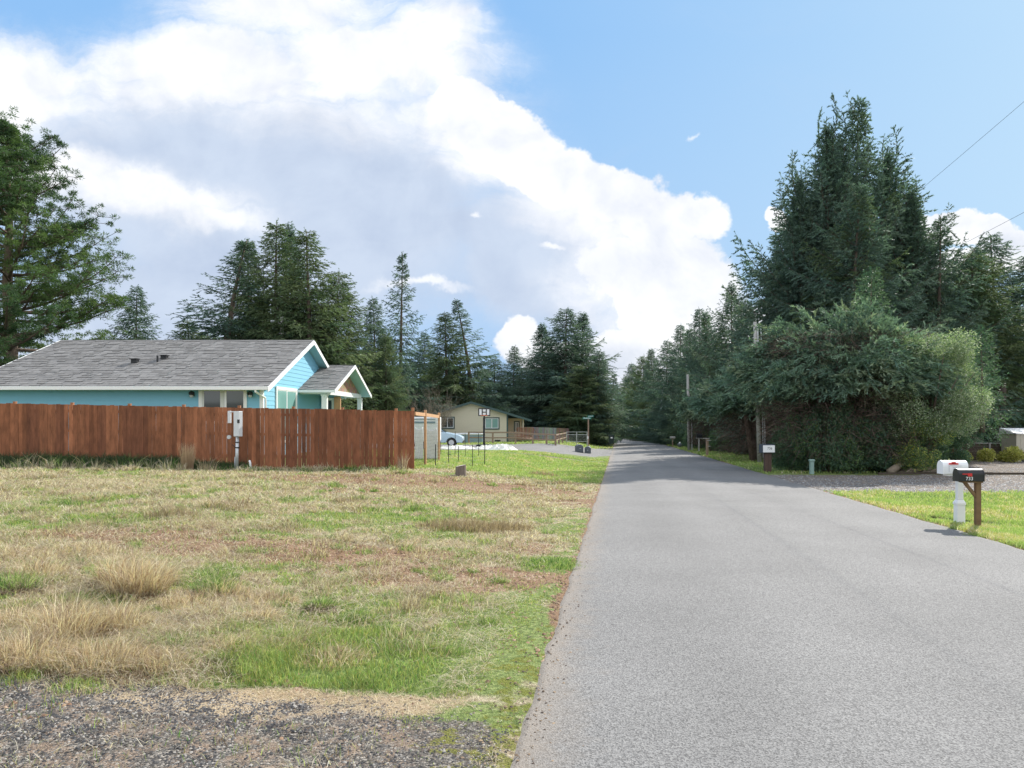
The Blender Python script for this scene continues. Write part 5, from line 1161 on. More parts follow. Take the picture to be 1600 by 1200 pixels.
# ------------------------------------------------------------------ parked car
def parked_car():
    y = 50.3; xr = PX(723, y); L_ = 4.4; zg = gz(xr - 2, y)
    t = thing('parked_car', 'silver blue car parked nose right behind the wire fence', 'car', (xr - L_ / 2, y + .9, zg))
    prof = [(-2.2, .45), (-2.18, .78), (-2.0, .95), (-1.55, 1.0), (-.95, 1.38), (-.3, 1.46), (.45, 1.40), (1.0, 1.02), (1.15, .98), (1.9, .82), (2.13, .70), (2.2, .55), (2.18, .3), (1.85, .22), (1.72, .22)]
    def arch(cx): return [(cx + .36 * math.cos(a), .30 + .36 * math.sin(a)) for a in np.linspace(.0, math.pi, 9)]
    pr = prof[:-2] + arch(1.4) + arch(-1.3) + [(-2.1, .25)]
    b = MB(); n = len(pr)
    sec = [(-.86, .0), (-.80, 1.0), (.80, 1.0), (.86, .0)]
    V = []
    for yy, inset in ((-.84, 0), (-.62, 1), (.62, 1), (.84, 0)):
        for (x, z) in pr:
            k = 0
            zz = z
            if inset == 0 and z > 1.0: zz = 1.0 + (z - 1.0) * .15
            V.append((x, yy, zz))
    f = [tuple(range(n))[::-1], tuple(3 * n + i for i in range(n))] + [(j * n + i, j * n + (i + 1) % n, (j + 1) * n + (i + 1) % n, (j + 1) * n + i) for j in range(3) for i in range(n)]
    b.add(V, f); b.build('body', M['car'], t, smooth=False, bevel=.03)
    for side_ in (-1, 1):
        for cx in (1.4, -1.3):
            w = MB(); w.tube([(cx, side_ * .80, .31), (cx, side_ * .66, .31)], .31, 20); wo = w.build('wheel', M['rubber'], t, bevel=.02); r = MB(); r.tube([(cx, side_ * .815, .31), (cx, side_ * .79, .31)], .19, 14); r.build('rim', M['galv'], wo)
    g = MB(); g.add([(.40, -.64, 1.40), (.40, .64, 1.40), (1.02, .74, 1.04), (1.02, -.74, 1.04)], [(0, 1, 2, 3)]); g.v = [(a + .012, b_, c + .012) for a, b_, c in g.v]; g.build('windscreen', M['glass'], t)
    g = MB(); g.add([(-1.4, -.80, 1.05), (.85, -.80, 1.05), (.40, -.66, 1.36), (-.85, -.66, 1.36)], [(0, 1, 2, 3)]); g.v = [(a, b_ - .03, c) for a, b_, c in g.v]; g.build('side_window', M['glass'], t)
    for s_ in (-1, 1): h = MB(); h.box((2.08, s_ * .62, .62), (.22, .36, .13)); h.build('headlight', M['plastic_w'], t, bevel=.03)
    h = MB(); h.box((2.17, 0, .36), (.12, 1.5, .16)); h.build('bumper', M['black'], t, bevel=.03)
parked_car()
# crumpled white sheet lying by the track
def lying_sheet(px, y, rx, ry, h, label):
    X_ = PX(px, y); n = 16; V = []; g = np.random.default_rng(int(px))
    for i in range(n + 1):
        for j in range(n + 1):
            u, v = i / n * 2 - 1, j / n * 2 - 1; r = min(1, math.hypot(u, v)); V.append((u * rx, v * ry, h * (1 - r * r) * (.6 + .8 * g.random()) - .02))
    f = [(i * (n + 1) + j, (i + 1) * (n + 1) + j, (i + 1) * (n + 1) + j + 1, i * (n + 1) + j + 1) for i in range(n) for j in range(n)]
    me = bpy.data.meshes.new('plastic_sheet'); me.from_pydata(V, [], f); me.materials.append(M['rock']); o = bpy.data.objects.new('plastic_sheet', me); C.objects.link(o); o.location = (X_, y, gz(X_, y)); tag(o, label, 'sheet')
lying_sheet(785, 45.2, 1.0, .9, .34, 'rightmost pale white heap by the side street edge')
lying_sheet(760, 46.4, .9, .9, .26, 'middle pale white heap beside the hoop pole base')
lying_sheet(712, 46.8, 1.6, 1.0, .22, 'long pale sheet on the ground in front of the parked car')
# ------------------------------------------------------------------ tan house
def tan_house():
    y = 69.5; k = y / F; zb = gz(-4, y) - .05; zb = topz(690.5, y); xw1 = PX(793.5, y); xw0 = PX(676, y); xp = PX(736.5, y)
    zpk = topz(627.5, y); h = thing('tan_house', 'tan sided house with dark green trim, its gable end facing the side street', 'house', (xp, y, zb)); O = Vector(h.location)
    def bd(mb, n, m, par=h, **kw): mb.v = [tuple(Vector(p) - O) for p in mb.v]; return mb.build(n, m, par, **kw)
    xe1 = PX(831, y - .5); ze1 = topz(656, y); xe0 = PX(664, y); s1 = (zpk - ze1) / (xe1 - xp); ze0 = zpk - s1 * (xp - xe0); D_ = 13
    zr = lambda x: zpk - s1 * abs(x - xp)
    w = MB(); b = .14
    w.b2(xw0, xw1, y + .03, y + D_, zb - .8, zr(xw0) - b - .03)
    w.prism([(xw0, zr(xw0) - b - .03), (xw1, zr(xw0) - b - .03), (xw1, zr(xw1) - b), (xp, zpk - b)], y + .03, y + D_, 'y')
    def ext(z):
        lo = xw0; hi = xw1
        if z > zr(xw0) - b: lo = xp - (zpk - b - z) / s1
        if z > zr(xw1) - b: hi = xp + (zpk - b - z) / s1
        return lo - xw0, hi - xw0
    siding_panel(w, (xw0, y + .02, 0), (1, 0, 0), ext, zb, zpk - b - .02, (0, -1, 0), .2)
    xr = PX(815, y + 1.8); w.b2(xw1, xr, y + 2.0, y + D_, zb - .8, zr(xr) - b - .01); siding_panel(w, (xw1 + .01, y + 1.99, 0), (1, 0, 0), lambda z: (0, xr - xw1), zb, zr(xr) - b - .02, (0, -1, 0), .2)
    bd(w, 'wall', M['tan'])
    r = MB(); y0 = y - .45
    slab(r, (xe1, y0, ze1), (xe1, y + D_ + .4, ze1), (xp, y0, zpk), (xp, y + D_ + .4, zpk), .13); slab(r, (xe0, y0, ze0), (xe0, y + D_ + .4, ze0), (xp, y0, zpk), (xp, y + D_ + .4, zpk), .129); roof = bd(r, 'roof', M['tanroof'])
    v = MB(); vx = PX(696, y + 3); v.tube([(vx, y + 3, zr(vx) - .1), (vx, y + 3, zr(vx) + .35)], .09, 10); v.tube([(vx, y + 3, zr(vx) + .3), (vx, y + 3, zr(vx) + .5)], .16, 10); bd(v, 'roof_vent', M['galv'], roof)
    for (xa, za) in ((xe1, ze1), (xe0, ze0)):
        f = MB(); P = [(xa, y0 - .03, za + .02), (xp, y0 - .03, zpk + .02), (xp, y0 - .03, zpk - .2), (xa, y0 - .03, za - .2)]; f.add(P + [(p[0], p[1] + .028, p[2]) for p in P], [(0, 1, 2, 3), (7, 6, 5, 4), (0, 4, 5, 1), (1, 5, 6, 2), (2, 6, 7, 3), (3, 7, 4, 0)]); bd(f, 'barge_board', M['dgreen'])
    c = MB(); c.b2(xw1 - .12, xw1 + .03, y - .01, y + .12, zb, zr(xw1) - b); bd(c, 'corner_board', M['dgreen'])
    def win(px0, px1, py0, py1, yy, light=None):
        xa, xb, zt, z0 = PX(px0, yy), PX(px1, yy), topz(py0, yy), topz(py1, yy); t_ = MB()
        for bb in ((xa, xa + .1, z0, zt), (xb - .1, xb, z0, zt), (xa + .1, xb - .1, zt - .1, zt), (xa + .1, xb - .1, z0, z0 + .1)): t_.b2(bb[0], bb[1], yy - .06, yy + .01, bb[2], bb[3])
        o = bd(t_, 'window', M['dgreen']); xa += .1; xb -= .1; zt -= .1; z0 += .1; s_ = MB(); xm = (xa + xb) / 2
        for bb in ((xa, xa + .06, z0, zt), (xb - .06, xb, z0, zt), (xm - .035, xm + .035, z0 + .06, zt - .06), (xa + .06, xb - .06, zt - .06, zt), (xa + .06, xb - .06, z0, z0 + .06)): s_.b2(bb[0], bb[1], yy - .04, yy - .005, bb[2], bb[3])
        bd(s_, 'sash', M['plastic_w'], o); g = MB(); g.b2(xa, xb, yy - .022, yy - .02, z0, zt); bd(g, 'pane', M['glass_pale' if light else 'glass'], o)
    win(688, 710.5, 651, 670, y); win(756.5, 780.5, 652, 671, y, True)
    win(803, 812, 658, 676, y + 1.97)
    p = MB(); X_ = PX(817.5, y + .2); p.b2(X_ - .07, X_ + .07, y + .1, y + .24, zb, zr(X_) - .12); bd(p, 'porch_post', M['tan'])
    d = MB(); xa, xb = PX(808, y), PX(833, y); zd = zb + .35; d.b2(xa, xb, y - .3, y + 1.9, zd - .12, zd)
    for i in range(5): X_ = xa + (xb - xa) * i / 4; d.b2(X_ - .045, X_ + .045, y - .32, y - .23, zd, zd + 1.0)
    for zz in (.12, .95): d.b2(xa, xb, y - .34, y - .321, zd + zz, zd + zz + .09)
    for i in range(22): X_ = xa + (xb - xa) * (i + .5) / 22; d.b2(X_ - .018, X_ + .018, y - .30, y - .27, zd + .15, zd + .93)
    d.bar((xb, y - .28, zd + .98), (xb + .55, y - .28, zb + .5), .09, .05); d.b2(xb + .5, xb + .59, y - .32, y - .23, zb, zb + .6); bd(d, 'deck', M['redwood'])
    f = MB(); f.b2(PX(773, y), PX(782, y), y - .03, y + .0, zb + .05, zb + .2); bd(f, 'foundation_vent', M['black'])
tan_house()
def hoop():
    y = 52; X_ = PX(756.2, y); zg = gz(X_, y)
    t = thing('basketball_hoop', 'dark freestanding basketball hoop pole with a white and black backboard before the tan house', 'basketball hoop', (X_, y, zg))
    zt = topz(653, y) - zg; zb0, zb1 = topz(650, y) - zg, topz(638, y) - zg
    p = MB(); p.tube([(0, 0, .05), (0, 0, zt)], .07, 10); p.tube([(0, 0, zt - .1), (.05, -.5, (zb0 + zb1) / 2)], .05, 8); p.build('pole', M['black'], t)
    b = MB(); b.box((0, 0, .08), (1.1, .8, .16)); b.build('base', M['black'], t, bevel=.05)
    cx = PX(757.2, y) - X_; w = 18.5 * y / F; hh = zb1 - zb0
    b = MB(); b.box((cx, -.6, (zb0 + zb1) / 2), (w, .04, hh)); o = b.build('backboard', M['plastic_w'], t)
    f = MB(); zc = (zb0 + zb1) / 2
    for s_ in (-1, 1): f.box((cx + s_ * (w / 2 - .03), -.63, zc), (.07, .03, hh)); f.box((cx, -.63, zc + s_ * (hh / 2 - .03)), (w - .14, .03, .07)); f.box((cx + s_ * w * .17, -.63, zc), (.07, .03, hh - .14))
    f.box((cx, -.628, zc + .0), (w * .34 - .07, .026, .06)); f.build('board_frame', M['black'], o)
    r = MB(); r.tube([(cx + .225 * math.cos(a), -.9 + .225 * math.sin(a), zb0 + .04) for a in np.linspace(0, 6.283, 20)], .018, 6); r.build('rim', M['orange'], t)
hoop()
def tub():
    y = 66; xa, xb = PX(697, y), PX(756, y); zb = gz(-5, y); zt = topz(678, y); n = 28; a_ = (xb - xa) / 2
    t = thing('low_tub', 'low blue grey tub with a pale rim beside the tan house wall', 'tub', ((xa + xb) / 2, y + .2, zb)); V = []; h = max(.4, zt - zb)
    for zz in (0, h):
        for i in range(n): V.append((a_ * math.cos(6.283 * i / n), 1.3 * math.sin(6.283 * i / n), zz))
    b = MB(); b.add(V, [(i, (i + 1) % n, (i + 1) % n + n, i + n) for i in range(n)] + [tuple(range(n, 2 * n))]); b.build('tub_wall', M['tub'], t, smooth=False)
    r = MB(); r.tube([(a_ * math.cos(6.283 * i / n), 1.3 * math.sin(6.283 * i / n), h) for i in range(n + 1)], .06, 6); r.build('rim', M['plastic_w'], t)
tub()
# ------------------------------------------------------------------ rail fence, chain link, board fence beyond the side street
def rail_fence():
    t = thing('rail_fence', 'brown wood post and rail fence along the far side of the side street', 'fence', (0, 62, gz(0, 62))); O = Vector(t.location)
    P = [(732.5, 674.5, 63), (770, 675, 62), (805.5, 674.5, 61), (832.5, 677, 60), (854, 677.5, 59.5), (868, 678.5, 59), (873, 677.5, 63), (879, 676.5, 68), (885, 675.5, 73)]
    pts = []
    for px, tp, y in P: X_ = PX(px, y); zt = topz(tp, y); zg = gz(X_, y); pts.append((X_, y, zt, zg)); p = MB(); p.box(Vector((X_, y, (zt + zg) / 2)) - O, (.15, .15, zt - zg)); p.build('post', M['railwood'], t, bevel=.01)
    r = MB()
    for a, b in zip(pts[:-1], pts[1:]):
        for dz in (.05, .50): r.bar(Vector((a[0], a[1] - .085, a[2] - dz)) - O, Vector((b[0], b[1] - .085, b[2] - dz)) - O, .035, .11)
    r.build('rail', M['railwood'], t)
    w = MB()
    for a, b in zip(pts[:-1], pts[1:]):
        for k in range(5): dz = .15 + k * .17; w.bar(Vector((a[0], a[1] - .05, a[2] - dz)) - O, Vector((b[0], b[1] - .05, b[2] - dz)) - O, .008)
    w.build('wire', M['galv'], t)
rail_fence()
def chain_link():
    t = thing('chain_link_fence', 'grey chain link fence between the rail fence and the street sign', 'fence', (PX(900, 72), 72, gz(7, 72))); O = Vector(t.location)
    pts = [(885.5, 72), (901, 72), (917.5, 72)]
    for px, y in pts: X_ = PX(px, y); p = MB(); z0 = topz(691, y); zt = topz(674.5, y); p.tube([Vector((X_, y, z0 - .3)) - O, Vector((X_, y, zt)) - O], .05, 8); p.build('post', M['galv'], t)
    w = MB(); xa, xb = PX(885.5, 72), PX(917.5, 72)
    for py in (675, 679, 690): w.tube([Vector((xa, 72, topz(py, 72))) - O, Vector((xb, 72, topz(py, 72))) - O], .022, 6)
    w.build('rail', M['galv'], t)
    m = MB(); za, zb = topz(679, 72), topz(690, 72); s_ = .14; n = int((xb - xa + za - zb) / s_)
    for i in range(n):
        u = xa - (za - zb) + i * s_
        for sgn in (1, -1):
            a0 = (u, zb); a1 = (u + (za - zb), za)
            if sgn < 0: a0, a1 = (u, za), (u + (za - zb), zb)
            x0_, x1_ = max(a0[0], xa), min(a1[0], xb)
            if x1_ <= x0_: continue
            f0 = (x0_ - a0[0]) / (a1[0] - a0[0]); f1 = (x1_ - a0[0]) / (a1[0] - a0[0]); m.bar(Vector((x0_, 72, a0[1] + (a1[1] - a0[1]) * f0)) - O, Vector((x1_, 72, a0[1] + (a1[1] - a0[1]) * f1)) - O, .006)
    m.build('wire_mesh', M['galv'], t)
chain_link()
def grey_fence():
    y = 80; t = thing('grey_board_fence', 'weathered grey upright board fence beyond the tan house porch', 'fence', (PX(850, y), y, gz(3, y))); O = Vector(t.location); b = MB(); x = PX(808, y); xe = PX(888, y)
    while x < xe: px = 800 + x / y * F; c = tuple(v * random.uniform(.75, 1.2) for v in ((.36, .34, .31) if px < 868 else (.30, .22, .17))); zt = topz(666.5 + (px - 808) * .035, y); z0 = topz(692, y); b.box(Vector((x + .07, y, (zt + z0) / 2)) - O, (.135, .02, zt - z0), col=c); x += .14
    b.build('boards', M['greyboards'], t); r = MB()
    for z_ in (.3, 1.3): r.bar(Vector((PX(808, y), y + .05, topz(692, y) + z_)) - O, Vector((xe, y + .05, topz(692, y) + z_)) - O, .04, .09)
    r.build('rail', M['railwood'], t)
grey_fence()
def street_sign():
    y = 63; X_ = PX(919.3, y); zg = topz(697, y); t = thing('street_sign', 'green street name signs crossed on top of a brown post at the corner', 'street sign', (X_, y, zg)); zt = topz(655, y) - zg
    p = MB(); p.box((0, 0, zt / 2 - .1), (.11, .11, zt + .2)); p.build('post', M['railwood'], t)
    for i, (dx, dz, rz) in enumerate(((-.12, .09, R(-12)), (.2, .26, R(38)))):
        s = MB(); s.box((dx, 0, zt + dz), (.75, .012, .17), rz=rz); o = s.build('sign_blade', M['signgreen'], t, bevel=.004); w = MB(); mt = Matrix.Rotation(rz, 3, 'Z')
        for k in range(6): v = mt @ Vector((-.25 + k * .10, -.010, 0)); w.box((dx + v.x, v.y, zt + dz + .0), (.055, .006, .07 if k % 2 else .09), rz=rz)
        w.build('lettering', M['plastic_w'], o)
    p = MB(); p.box((-.05, -.07, .75), (.10, .03, .22)); p.build('plate', M['plastic_w'], t)
street_sign()
def grey_boxes():
    for (px, w, y, hh, lb, rz) in ((910.5 - 5.5, 11, 53, 12.6, 'larger dark grey round topped box at the side street edge', .1), (918.5, 9.5, 53.4, 11.8, 'smaller grey round topped box right beside the larger one', -.15)):
        X_ = PX(px, y); zg = gz(X_, y); k = y / F; W_ = w * k; Hh = hh * k; pr = [(-W_ / 2, 0)] + [(-W_ / 2 * math.cos(a) if True else 0, Hh * .72 + Hh * .28 * math.sin(a)) for a in np.linspace(0, math.pi, 9)] + [(W_ / 2, 0)]
        t = thing('grey_box', lb, 'box', (X_, y, zg), rz, 'grey boxes by the side street'); b = MB(); b.prism(pr, -.3, .35, 'y'); b.build('box_body', M['greybox'], t, bevel=.03)
        d = MB(); d.box((0, -.32, Hh * .42), (W_ * .8, .03, Hh * .6)); d.build('door', M['greybox'], t, bevel=.01); d = MB(); d.box((0, -.345, Hh * .5), (.10, .02, .03)); d.build('handle', M['galv'], t)
grey_boxes()
def wheelie_bin():
    y = 72; X_ = PX(955, y); zb = topz(694, y); t = thing('wheeled_bin', 'dark green wheeled bin standing on the grass beside the road', 'bin', (X_, y, zb - .03)); b = MB(); h = .95; V = []
    for zz, w, d in ((.08, .42, .44), (h * .85, .54, .58), (h * .87, .60, .64), (h * .93, .60, .64)):
        for sx, sy in ((-1, -1), (1, -1), (1, 1), (-1, 1)): V.append((sx * w / 2, sy * d / 2, zz))
    b.add(V, [(3, 2, 1, 0), (12, 13, 14, 15)] + [(j * 4 + i, j * 4 + (i + 1) % 4, (j + 1) * 4 + (i + 1) % 4, (j + 1) * 4 + i) for j in range(3) for i in range(4)]); b.build('bin_body', M['bin'], t, bevel=.02)
    l = MB(); l.box((0, 0, h * .965), (.62, .68, .05)); l.box((0, .33, h * .93), (.5, .06, .06)); l.build('lid', M['bin'], t, bevel=.015)
    for s_ in (-1, 1): w = MB(); w.tube([(s_ * .27, .2, .12), (s_ * .21, .2, .12)], .12, 14); w.build('wheel', M['rubber'], t)
    w = MB(); w.box((0, -.285, .68), (.2, .012, .14)); w.build('label_plate', M['plastic_w'], t)
wheelie_bin()
# ------------------------------------------------------------------ mailboxes
def mailbox_body(W_, Ht, L_, axis='x'):
    """arched box, long axis x"""
    pr = [(-W_ / 2, 0), (-W_ / 2, Ht - W_ / 2)] + [(-W_ / 2 * math.cos(a), Ht - W_ / 2 + W_ / 2 * math.sin(a)) for a in np.linspace(.25, math.pi - .25, 9)] + [(W_ / 2, Ht - W_ / 2), (W_ / 2, 0)]
    return pr
def near_mailboxes():
    # white mailbox on a thick white post
    y = 13.75; X_ = PX(1499, y); zg = gz(X_, y); t = thing('white_mailbox', 'white mailbox with red flag on a thick white post, behind the black one', 'mailbox', (X_, y, zg - .03), R(-4))
    zt = topz(719.5, y) - zg + .03; bh = .25; z0 = zt - bh
    p = MB(); p.box((0, 0, .16), (.145, .145, .48)); p.box((0, 0, .42), (.165, .165, .04)); p.add([(-.0825, -.0825, .44), (.0825, -.0825, .44), (.0825, .0825, .44), (-.0825, .0825, .44), (-.052, -.052, .50), (.052, -.052, .50), (.052, .052, .50), (-.052, .052, .50)], [(0, 1, 5, 4), (1, 2, 6, 5), (2, 3, 7, 6), (3, 0, 4, 7)]); p.box((0, 0, (.50 + z0) / 2), (.10, .10, z0 - .50)); p.build('post', M['plastic_w'], t, bevel=.006)
    b = MB(); b.box((-.07, 0, z0 - .02), (.38, .16, .035)); b.build('bracket', M['plastic_w'], t)
    L0, L1 = PX(1471, y) - X_, PX(1508, y) - X_; b = MB(); b.prism(mailbox_body(.22, bh, 1), L0, L1, 'x'); b.v = [(v[0], v[1], v[2] + z0) for v in b.v]; o = b.build('box', M['plastic_w'], t, bevel=.006)
    d = MB(); d.prism(mailbox_body(.235, bh + .008, 1), L0 - .014, L0 + .01, 'x'); d.v = [(v[0], v[1], v[2] + z0 - .004) for v in d.v]; d.build('door', M['plastic_w'], o, bevel=.004)
    f = MB(); fx = (PX(1478, y) - X_); f.box((fx + .09, -.118, zt - .055), (.17, .012, .03)); f.box((fx + .09, -.118, zt - .04), (.07, .012, .045)); f.build('flag', M['red'], o)
    text_part('72', .085, (PX(1485, y) - X_ + .03, -.113, z0 + .10), (R(90), 0, 0), M['galv'], o)
    n = MB(); xx = PX(1479, y) - X_
    n.box((xx + .11, -.112, z0 + .155), (.24, .004, .006)); n.box((xx, -.112, z0 + .10), (.006, .004, .11)); n.build('number_frame', M['galv'], o)
    # black mailbox on a wooden post with brace
    y = 13.25; X_ = PX(1527.5, y); zg = gz(X_, y); t = thing('black_mailbox', 'black mailbox with number 733 and red flag on a wooden post with a diagonal brace', 'mailbox', (X_, y, zg - .03), R(-3))
    zt = topz(732.5, y) - zg + .03; bh = .225; z0 = zt - bh; p = MB(); p.box((0, 0, z0 / 2 - .06), (.088, .088, z0 + .1)); p.build('post', M['post'], t, bevel=.006)
    b = MB(); b.bar((-.02, 0, z0 - .30), (-.235, 0, z0 - .02), .05, .05); b.build('brace', M['post'], t); b = MB(); b.box((-.12, 0, z0 - .014), (.36, .14, .026)); b.build('shelf', M['post'], t)
    L0, L1 = PX(1495.5, y) - X_, PX(1532.5, y) - X_; b = MB(); b.prism(mailbox_body(.19, bh, 1), L0, L1, 'x'); b.v = [(v[0], v[1], v[2] + z0) for v in b.v]; o = b.build('box', M['blackm'], t, bevel=.006)
    d = MB(); d.prism(mailbox_body(.205, bh + .01, 1), L0 - .016, L0 + .008, 'x'); d.v = [(v[0], v[1], v[2] + z0 - .004) for v in d.v]; d.build('door', M['blackm'], o, bevel=.004); d = MB(); d.prism(mailbox_body(.20, bh + .006, 1), L1 - .006, L1 + .01, 'x'); d.v = [(v[0], v[1], v[2] + z0 - .003) for v in d.v]; d.build('back_rim', M['blackm'], o)
    f = MB(); fx = PX(1508, y) - X_; f.box((fx - .02, -.104, z0 + .135), (.15, .010, .018)); f.box((fx + .035, -.104, z0 + .122), (.075, .012, .055)); f.build('flag', M['red'], o)
    text_part('733', .088, (PX(1510.5, y) - X_, -.0985, z0 + .05), (R(90), 0, 0), M['plastic_w'], o, ex=.002)
near_mailboxes()
def box_736():
    y = 30.9; X_ = PX(1199, y); zg = gz(X_, y); t = thing('large_mailbox', 'large white sided mailbox marked 736 on a thick brown post by the gravel drive', 'mailbox', (X_, y, zg - .03), R(0)); z0 = topz(706.5, y) - zg; zt = topz(693, y) - zg
    p = MB(); p.box((-.06, 0, z0 / 2), (.15, .2, z0 + .05)); p.box((.085, .01, z0 / 2), (.135, .2, z0 + .05)); p.build('post', M['brown'], t, bevel=.008)
    b = MB(); b.box((-.03, 0, (z0 + zt) / 2), (.56, .36, zt - z0)); o = b.build('box', M['slate'], t, bevel=.02); f = MB(); f.box((.0, -.19, (z0 + zt) / 2 - .005), (.50, .02, zt - z0 - .07)); f.build('side_panel', M['plastic_w'], o, bevel=.006)
    text_part('736', .14, (.03, -.2025, (z0 + zt) / 2 + .01), (R(90), 0, 0), M['black'], o)
box_736()
def far_mail():
    y = 82; X_ = PX(1051, y); zg = topz(698, y); t = thing('roadside_post_box', 'small brown roadside mailbox, farthest of those on the right verge', 'mailbox', (X_, y, zg)); p = MB(); p.box((0, 0, .45), (.1, .1, 1.0)); p.build('post', M['railwood'], t); b = MB(); b.prism(mailbox_body(.2, .22, 1), -.28, .28, 'x'); b.v = [(v[0], v[1], v[2] + .95) for v in b.v]; b.build('box', M['pole'], t)
    y = 78; X_ = PX(1062, y); zg = topz(698.5, y); t = thing('round_planter', 'small dark round pot on the grass beside the pale utility pole', 'pot', (X_, y, zg)); b = MB(); b.tube([(0, 0, 0), (0, 0, .12), (0, 0, .3), (0, 0, .42)], [.13, .22, .24, .17], 14); b.build('pot', M['greybox'], t, smooth=True); b = MB(); b.tube([(0, 0, .4), (.03, 0, .5), (0, 0, .56)], [.12, .1, .02], 8); b.build('plant_top', M['rock'], t)
    y = 62; X_ = PX(1092, y); zg = topz(704, y); t = thing('dark_mailbox', 'black mailbox on a thin post under the spreading spruce', 'mailbox', (X_, y, zg)); zt = topz(676, y) - zg; p = MB(); p.box((0, 0, zt / 2 - .1), (.1, .1, zt - .1)); p.build('post', M['pole'], t); b = MB(); b.prism(mailbox_body(.26, .36, 1), -.2, .24, 'x'); b.v = [(v[0], v[1], v[2] + zt - .45) for v in b.v]; o = b.build('box', M['blackm'], t); b = MB(); b.box((0, 0, zt - .47), (.46, .3, .04)); b.build('shelf', M['pole'], t)
    y = 52; X_ = PX(1105, y); zg = topz(711.5, y); t = thing('wooden_sign_post', 'brown wooden post with small pale slats near the road edge', 'sign', (X_, y, zg)); p = MB(); p.box((0, 0, .6), (.16, .16, 1.3)); p.build('post', M['railwood'], t)
    for (z_, w, dx) in ((1.22, .5, -.1), (1.08, .28, .1), (.66, .2, .12)): b = MB(); b.box((dx, -.1, z_), (w, .03, .06)); b.build('slat', M['pole'], t)
far_mail()
# ------------------------------------------------------------------ poles and wires
def pole(px0, py0, px1, py1, y, r, label, extras=None, zg=None):
    Xb, Xt = PX(px0, y), PX(px1, y); zb = topz(py0, y); zt = topz(py1, y); t = thing('utility_pole', label, 'pole', (Xb, y, zb)); p = MB(); p.tube([(0, 0, -.4), ((Xt - Xb) * .5, 0, (zt - zb) * .5), (Xt - Xb, 0, zt - zb)], [r, r * .88, r * .75], 12); p.build('pole_shaft', M['pole'], t, smooth=True)
    return t, Xt - Xb, zt - zb
t, dx, h = pole(1187, 720, 1179.5, 503, 40.9, .13, 'weathered utility pole with a conduit, rising through the spreading spruce')
c = MB(); c.tube([(.30, -.05, 0), (.22, -.05, 3.9)], .04, 8); c.tube([(.16, -.12, .2), (.02, -.15, 7.6)], .03, 6); c.build('conduit', M['galv'], t); c = MB(); c.tube([(dx + .14, -.12, h - 1.5), (dx + .12, -.12, h - .2)], .035, 8); c.build('riser', M['galv'], t)
t, dx, h = pole(1077, 703, 1074.5, 585, 66, .15, 'pale grey utility pole on the verge beyond the spreading spruce')
c = MB(); c.box((0, -.22, 3.2), (.5, .2, .25)); c.build('clamp_box', M['black'], t); c = MB(); c.tube([(.22, -.12, 0), (.2, -.12, 4.6)], .05, 8); c.build('conduit', M['galv'], t)
t, dx, h = pole(1036, 690, 1035, 608, 108, .14, 'thin grey utility pole against the dark row of spruces'); c = MB(); c.tube([(-.2, -.2, 4.4), (-.2, -.2, 6.2)], .18, 12); c.build('transformer', M['galv'], t)
pole(973.5, 684, 973.5, 628, 165, .15, 'thin grey pole farthest away near the end of the road')
t, dx, h = pole(441, 690, 440.5, 494, 56, .16, 'utility pole with a street lamp arm above the blue house ridge'); c = MB(); c.tube([(0, -.1, h - .75), (-.2, -.3, h - .5), (-.45, -.5, h - .42)], .03, 6); c.build('lamp_arm', M['galv'], t); c = MB(); c.tube([(-.4, -.5, h - .44), (-.7, -.6, h - .5)], [.06, .13], 10); c.build('lamp_head', M['galv'], t); c = MB(); c.bar((.28, -.1, h - .8), (.28, -.1, h - .1), .03); c.bar((-.35, -.1, h - .6), (.35, -.1, h - .62), .06); c.build('crossarm', M['pole'], t)
def wire(name, a, b, sag, r, label):
    a, b = Vector(a), Vector(b); pts = []
    for i in range(25): f = i / 24; p = a.lerp(b, f); p.z -= sag * 4 * f * (1 - f); pts.append(tuple(p - a))
    m = MB(); m.tube(pts, r, 5); o = m.build(name, M['black'], None, smooth=True); o.location = a; tag(o, label, 'cable')
wire('power_line', (PX(1180, 39.8), 39.7, topz(506, 39.8)), (9.6, 3.0, H + .47 * 14 * 1.0 + 1.25), .25, .004, 'upper thin power line crossing the sky at the right, steeper of the two')
wire('power_line', (PX(1180, 39.8), 39.7, topz(535, 39.8)), (9.9, 5.0, 6.6), .3, .004, 'lower thin line crossing the clouds at the right edge')
wire('power_line', (PX(820, 100), 100, topz(573, 100)), (PX(1035, 108), 108, topz(575, 108)), .1, .02, 'distant line crossing over the road between the trees')
wire('service_wire', (PX(1545, 48), 48, topz(623, 48)), (PX(1680, 44), 44, topz(611, 44)), .15, .016, 'short pale wire in front of the dark spruces at the right edge')
